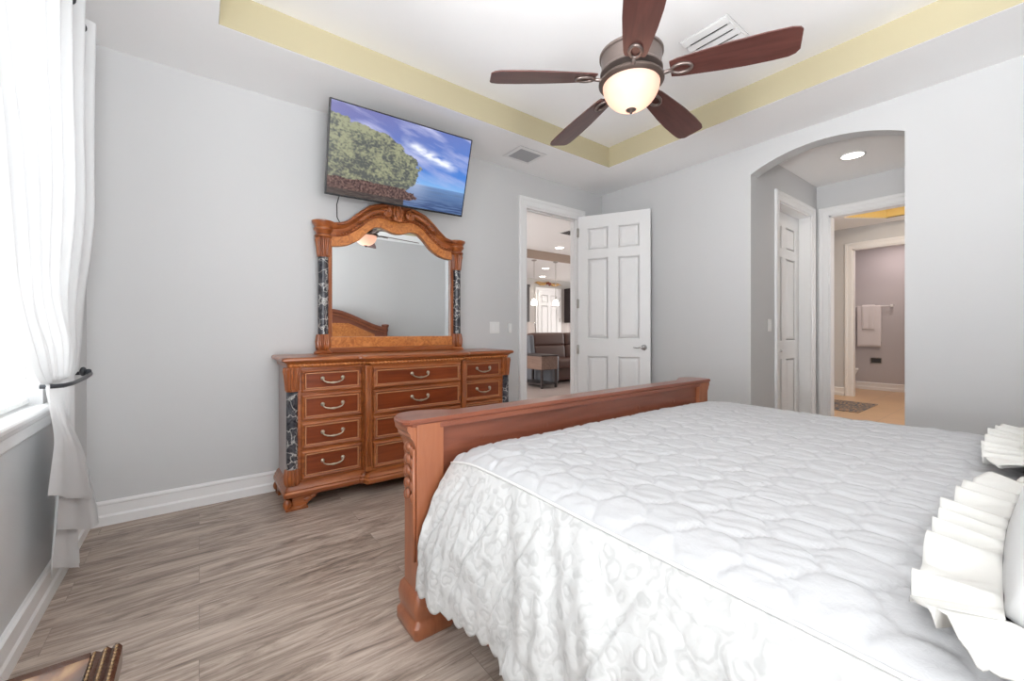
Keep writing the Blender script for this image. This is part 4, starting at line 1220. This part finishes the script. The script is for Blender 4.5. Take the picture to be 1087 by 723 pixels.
# right-hand moulding (a measured inward, to -x)
rows = [[(tx1+a, y, tz+b_) for a, b_ in mp_] for y in (ty0, ty1)]
V = grid(bm, rows, 0, True, smooth=False); bm.faces.new(V[0]); bm.faces.new(V[1])
rows = [[(tx0-a, y, tz+b_) for a, b_ in mp_] for y in (ty0, ty1)]
V = grid(bm, rows, 0, True, smooth=False); bm.faces.new(V[0]); bm.faces.new(V[1])
rows = [[(x, ty1+a*.25, tz+b_) for a, b_ in mp_] for x in (tx0+.05, tx1-.05)]
grid(bm, rows, 0, True, smooth=False)
rows = [[(x, ty0-a, tz+b_) for a, b_ in mp_] for x in (tx0+.05, tx1-.05)]
grid(bm, rows, 0, True, smooth=False)
fo = obj('frame', bm, 'frame_dark', st)
bm = nb()
for xo, rr in ((-.0085, .0035), (-.026, .004), (-.044, .0035)):
    for k in range(60):
        y = ty0+.01+(ty1-ty0-.02)*k/59
        ball(bm, (tx1+xo, y, tz-.003), rr, (1, 1.6, 1), seg=6, rg=4)
obj('gilt_beads', bm, 'gilt', fo, smooth=True)
bm = nb(); bevbox(bm, tx0+.02, tx1-.012, ty0+.02, ty1-.012, tz-.13, tz-.045, .004); obj('apron', bm, 'frame_dark', st)
for x in (tx0+.045, tx1-.035):
    for y in (ty0+.045, ty1-.035):
        bm = nb(); lathe(bm, [(.018, 0), (.02, .02), (.013, .05), (.016, .2), (.024, .29), (.018, .31), (.022, .33)], (x, y), 14); obj('leg', bm, 'frame_dark', st, smooth=True)

# ------------------------------------------------------------------ BATH AND TOILET ROOM THINGS
bm = nb(); bevbox(bm, 7.30, 8.38, 1.64, 2.9, 0, .008, .003); tag(obj('bath_rug', bm, 'rug', loc=(7.84, 2.27, 0)), 'dark patterned rug on the tan bathroom floor seen through the arch', 'rug')
xb = TX-.055
bar = thing('towel_bar', 'white towel bar on the mauve wall of the toilet room', 'towel bar', (TX, 2.1, 1.62))
bm = nb(); tube(bm, [(xb, 1.83, 1.622), (xb, 2.44, 1.622)], .009, 8); obj('rail', bm, 'plastic_white', bar)
for y in (1.84, 2.43):
    bm = nb(); bevbox(bm, xb-.016, TX, y-.02, y+.02, 1.60, 1.645, .004); obj('bracket', bm, 'plastic_white', bar)
def towel(label, y0_, y1_, zb, d, name):
    bm = nb(); rows = []
    path = [(xb+d+.002, zb+.10)]
    path += [(xb+d+.002, zb+.1+(1.62-zb-.1)*k/10) for k in range(1, 11)] + [(xb+(d+.002)*math.cos(t), 1.62+(d+.002)*math.sin(t)) for t in [PI*k/8 for k in range(1, 8)]] + [(xb-d-.002, 1.62-(1.62-zb)*k/16) for k in range(17)]
    n = 24
    for (x, z) in path:
        rows.append([(x-.004*math.sin(i/n*PI*3)*min(1, (1.64-z)*3), y0_+(y1_-y0_)*i/n, z) for i in range(n+1)])
    grid(bm, rows)
    o = obj(name, bm, 'towel', loc=(xb, (y0_+y1_)/2, zb), smooth=True); o.modifiers.new('thick', 'SOLIDIFY').thickness = .008
    return tag(o, label, 'towel')
towel('long pale bath towel folded over the towel bar in the toilet room', 1.99, 2.35, .835, .016, 'bath_towel')
towel('smaller pale hand towel hung on top of the long bath towel', 2.085, 2.27, 1.17, .032, 'hand_towel')
ph_ = thing('paper_holder', 'small grey recessed paper holder in the wall below the hanging towels', 'paper holder', (TX, 2.08, .57))
bm = nb(); sweep(bm, [(TX, 1.99, .515), (TX, 1.99, .625), (TX, 2.16, .625), (TX, 2.16, .515)], (-1, 0, 0), [(0, 0), (0, .008), (-.012, .008), (-.012, 0)], closed=True); obj('frame', bm, 'nickel', ph_)
bm = nb(); bx(bm, TX-.004, TX, 1.99, 2.16, .515, .625); obj('recess', bm, 'vent_dark', ph_)  # flat dark plate paints the shade inside the holder
tt = thing('toilet', 'white toilet mostly hidden behind the toilet room door casing', 'toilet', (9.88, 2.6, 0))
def oval(cx_, cy_, rx, ry, z, n=28): return [(cx_+rx*math.cos(2*PI*k/n), cy_+ry*math.sin(2*PI*k/n), z) for k in range(n)]
bm = nb(); V = grid(bm, [oval(9.88, 2.62, .12, .20, 0), oval(9.88, 2.62, .11, .19, .05), oval(9.88, 2.58, .11, .20, .2), oval(9.88, 2.50, .17, .25, .33), oval(9.88, 2.49, .185, .265, .40)], 0, True)
bm.faces.new(V[-1]); obj('bowl', bm, 'porcelain', tt, smooth=True)
bm = nb(); V = grid(bm, [oval(9.88, 2.49, .18, .26, .401), oval(9.88, 2.49, .195, .275, .41), oval(9.88, 2.49, .195, .275, .435), oval(9.88, 2.49, .18, .26, .445)], 0, True); bm.faces.new(V[-1]); obj('seat_lid', bm, 'porcelain', tt, smooth=True)
bm = nb(); bevbox(bm, 9.66, 10.10, 2.73, 2.94, .38, .78, .02, 3); obj('tank', bm, 'porcelain', tt)
area('bath_ceiling_lamp', (7.6, 1.0, 3.19), (0, 0, 0), .5, .5, 17, (1, .84, .68))
area('bath_added_fill', (6.9, -.05, 1.6), (PI/2, 0, 0), 1.4, 1.2, 12, (.95, .97, 1))  # added lamp beside a windowless wall, brightens the bath
area('toilet_room_lamp', (9.8, 1.7, 2.80), (0, 0, 0), .3, .3, 6.5, (1, .84, .80))

# ------------------------------------------------------------------ GREAT ROOM THINGS
et = thing('end_table', 'square brown wooden end table with slim dark legs beside the recliner sofa', 'table', (5.585, 6.485, 0))
bm = nb(); bevbox(bm, 5.37, 5.80, 6.10, 6.87, .37, .65, .006); obj('box', bm, 'table_wood', et)
bm = nb(); bevbox(bm, 5.355, 5.815, 6.085, 6.885, .635, .665, .004); obj('table_top', bm, 'cabinet_dark', et)
for x in (5.375, 5.755):
    for y in (6.105, 6.825):
        bm = nb(); bx(bm, x, x+.04, y, y+.04, 0, .37); obj('leg', bm, 'cabinet_dark', et)
bm = nb(); bx(bm, 5.38, 5.79, 6.11, 6.86, .07, .095); obj('lower_shelf', bm, 'cabinet_dark', et)
sf = thing('recliner_sofa', 'dark brown leather recliner sofa with grey light painted onto its rounded arm seen through the doorway', 'sofa', (6.9, 7.0, 0))
def puffbox(x0_, x1_, y0_, y1_, z0, z1, bev=.06, name='cushion', mat='leather_brown', tilt=0):
    bm = nb(); bevbox(bm, x0_, x1_, y0_, y1_, z0, z1, bev, 4)
    if tilt:
        c = Vector(((x0_+x1_)/2, (y0_+y1_)/2, z0)); bmesh.ops.rotate(bm, verts=bm.verts, cent=c, matrix=Matrix.Rotation(tilt, 3, 'X'))
    return autosmooth(obj(name, bm, mat, sf), .8)
puffbox(5.90, 8.0, 6.55, 7.45, .05, .40, .04, 'base')
puffbox(5.86, 6.12, 6.36, 7.30, .03, .63, .09, 'arm', 'leather_grey_and_lit')
puffbox(7.85, 8.1, 6.36, 7.30, .03, .63, .09, 'arm', 'leather_grey_and_lit')
puffbox(6.13, 6.98, 6.42, 7.20, .32, .52, .07, 'seat_cushion'); puffbox(7.0, 7.84, 6.42, 7.20, .32, .52, .07, 'seat_cushion')
for xa, xb_ in ((5.98, 6.98), (7.0, 7.9)):
    puffbox(xa, xb_, 7.02, 7.28, .45, .82, .09, 'back_cushion', tilt=-.12); puffbox(xa+.0, xb_, 7.06, 7.34, .78, 1.10, .09, 'headrest', tilt=-.10)
puffbox(5.86, 6.0, 7.0, 7.42, .45, 1.04, .05, 'back_side', 'leather_grey_and_lit', tilt=-.12)
s2 = thing('armchair', 'grey leather chair half hidden by the doorway casing behind the end table', 'chair', (5.8, 8.1, 0))
for nm, a in (('seat', (5.35, 6.05, 7.75, 8.5, .0, .48)), ('backrest', (5.45, 6.15, 8.4, 8.65, .4, 1.0)), ('arm', (6.0, 6.2, 7.75, 8.5, .0, .66))):
    bm = nb(); bevbox(bm, *a, .07, 4); autosmooth(obj(nm, bm, 'leather_grey_and_lit', s2), .8)
def pendant(label, x, y):
    t = thing('pendant_light', label, 'pendant light', (x, y, GH2), group='glass pendant lights')
    bm = nb(); lathe(bm, [(.065, GH2), (.065, GH2-.012), (.03, GH2-.03), (.004, GH2-.034)], (x, y), 20); obj('canopy', bm, 'nickel', t, smooth=True)
    bm = nb(); tube(bm, [(x, y, GH2-.03), (x, y, 1.93)], .006, 6); obj('rod', bm, 'nickel', t)
    bm = nb(); lathe(bm, [(.01, 1.95), (.02, 1.93), (.022, 1.90)], (x, y), 14); obj('socket', bm, 'nickel', t, smooth=True)
    bm = nb(); lathe(bm, [(.022, 1.90), (.05, 1.88), (.068, 1.83), (.074, 1.76), (.070, 1.755)], (x, y), 22); obj('lamp_shade', bm, 'pendant_glass', t, smooth=True)
pendant('left of the two white glass pendant lights in the great room', 6.28, 7.40)
pendant('right of the two white glass pendant lights, nearer the open door', 6.87, 7.29)
sw = thing('door_swag', 'gold and brown decorative swag mounted above the distant pantry door', 'wall decoration', (9.05, GE, 2.66))
bm = nb()
for k in range(15):
    f = (k-7)/7
    ball(bm, (9.05+f*.46, GE-.04, 2.665+.035*math.cos(f*PI*1.6)+.01*(k % 2)), .055-.018*abs(f), (1.3, .6, .8), seg=8, rg=6)
for s in (-1, 1): tube(bm, [(9.05+s*.2, GE-.03, 2.69), (9.05+s*.42, GE-.03, 2.72), (9.05+s*.60, GE-.03, 2.66)], .02, 6, rf=lambda t: 1-.6*t)
obj('leaves', bm, 'swag_gold', sw, smooth=True)
bm = nb()
for dx, dz in ((0, .02), (.07, 0), (-.07, 0), (.03, -.04)): ball(bm, (9.05+dx, GE-.075, 2.68+dz), .038, seg=8, rg=6)
obj('flowers', bm, 'swag_red', sw, smooth=True)
# kitchen run
def cabinet(label, x0_, x1_):
    t = thing('wall_cabinet', label, 'cabinet', ((x0_+x1_)/2, GE, 1.42), group='dark kitchen wall cabinets')
    bm = nb(); bx(bm, x0_, x1_, GE-.33, GE-.004, 1.42, 2.50); obj('body', bm, 'cabinet_dark', t)
    bm = nb(); bevbox(bm, x0_-.01, x1_+.01, GE-.36, GE-.004, 2.48, 2.56, .01); obj('cornice', bm, 'cabinet_dark', t)
    for a in (x0_+.01, (x0_+x1_)/2+.005):
        b2 = a+(x1_-x0_)/2-.015
        bm = nb(); bevbox(bm, a, b2, GE-.352, GE-.33, 1.43, 2.47, .004); d_ = obj('cabinet_door', bm, 'cabinet_dark', t)
cabinet('dark wall cabinet at the far left edge of the doorway view', 6.9, 8.02)
cabinet('dark wall cabinet right of the distant pantry door', 9.82, 10.9)
def base_unit(label, x0_, x1_):
    t = thing('base_cabinet', label, 'cabinet', ((x0_+x1_)/2, GE-.3, 0), group='dark kitchen base cabinets')
    bm = nb(); bx(bm, x0_, x1_, GE-.60, GE-.004, 0, .90); obj('body', bm, 'cabinet_dark', t)
    for a in (x0_+.01, (x0_+x1_)/2+.005):
        bm = nb(); bevbox(bm, a, a+(x1_-x0_)/2-.015, GE-.62, GE-.60, .08, .88, .004); obj('cabinet_door', bm, 'cabinet_dark', t)
    bm = nb(); bevbox(bm, x0_-.01, x1_+.01, GE-.635, GE-.004, .90, .94, .004); obj('worktop', bm, 'counter', t)
base_unit('dark base cabinet with pale worktop left of the pantry door', 7.0, 8.50)
base_unit('dark base cabinet with pale worktop right of the pantry door', 9.72, 10.9)
bm = nb(); bx(bm, 7.0, 8.50, GE-.012, GE, .94, 1.42); bx(bm, 9.70, 10.9, GE-.012, GE, .94, 1.42); struct('trim_16', bm, 'backsplash')
fc = thing('faucet', 'tall curved metal faucet on the far kitchen worktop', 'faucet', (8.25, GE-.35, .94))
bm = nb(); tube(bm, [(8.25, GE-.35, .94), (8.25, GE-.35, 1.3), (8.22, GE-.38, 1.40), (8.16, GE-.42, 1.40), (8.12, GE-.44, 1.32)], .018, 8); obj('spout', bm, 'steel', fc, smooth=True)
bm = nb(); lathe(bm, [(.03, .94), (.03, .97), (.02, .98)], (8.25, GE-.35), 14); obj('base', bm, 'steel', fc)
vt = thing('return_vent', 'dark ceiling vent in the great room just inside the doorway', 'vent', (5.55, 5.55, GH))
bm = nb(); bx(bm, 5.42, 5.80, 5.40, 5.68, GH-.012, GH-.0); obj('frame', bm, 'plastic_white', vt)
bm = nb()
for k in range(5): bx(bm, 5.45, 5.77, 5.43+.048*k, 5.46+.048*k, GH-.016, GH-.012)
obj('louvre', bm, 'vent_dark', vt)
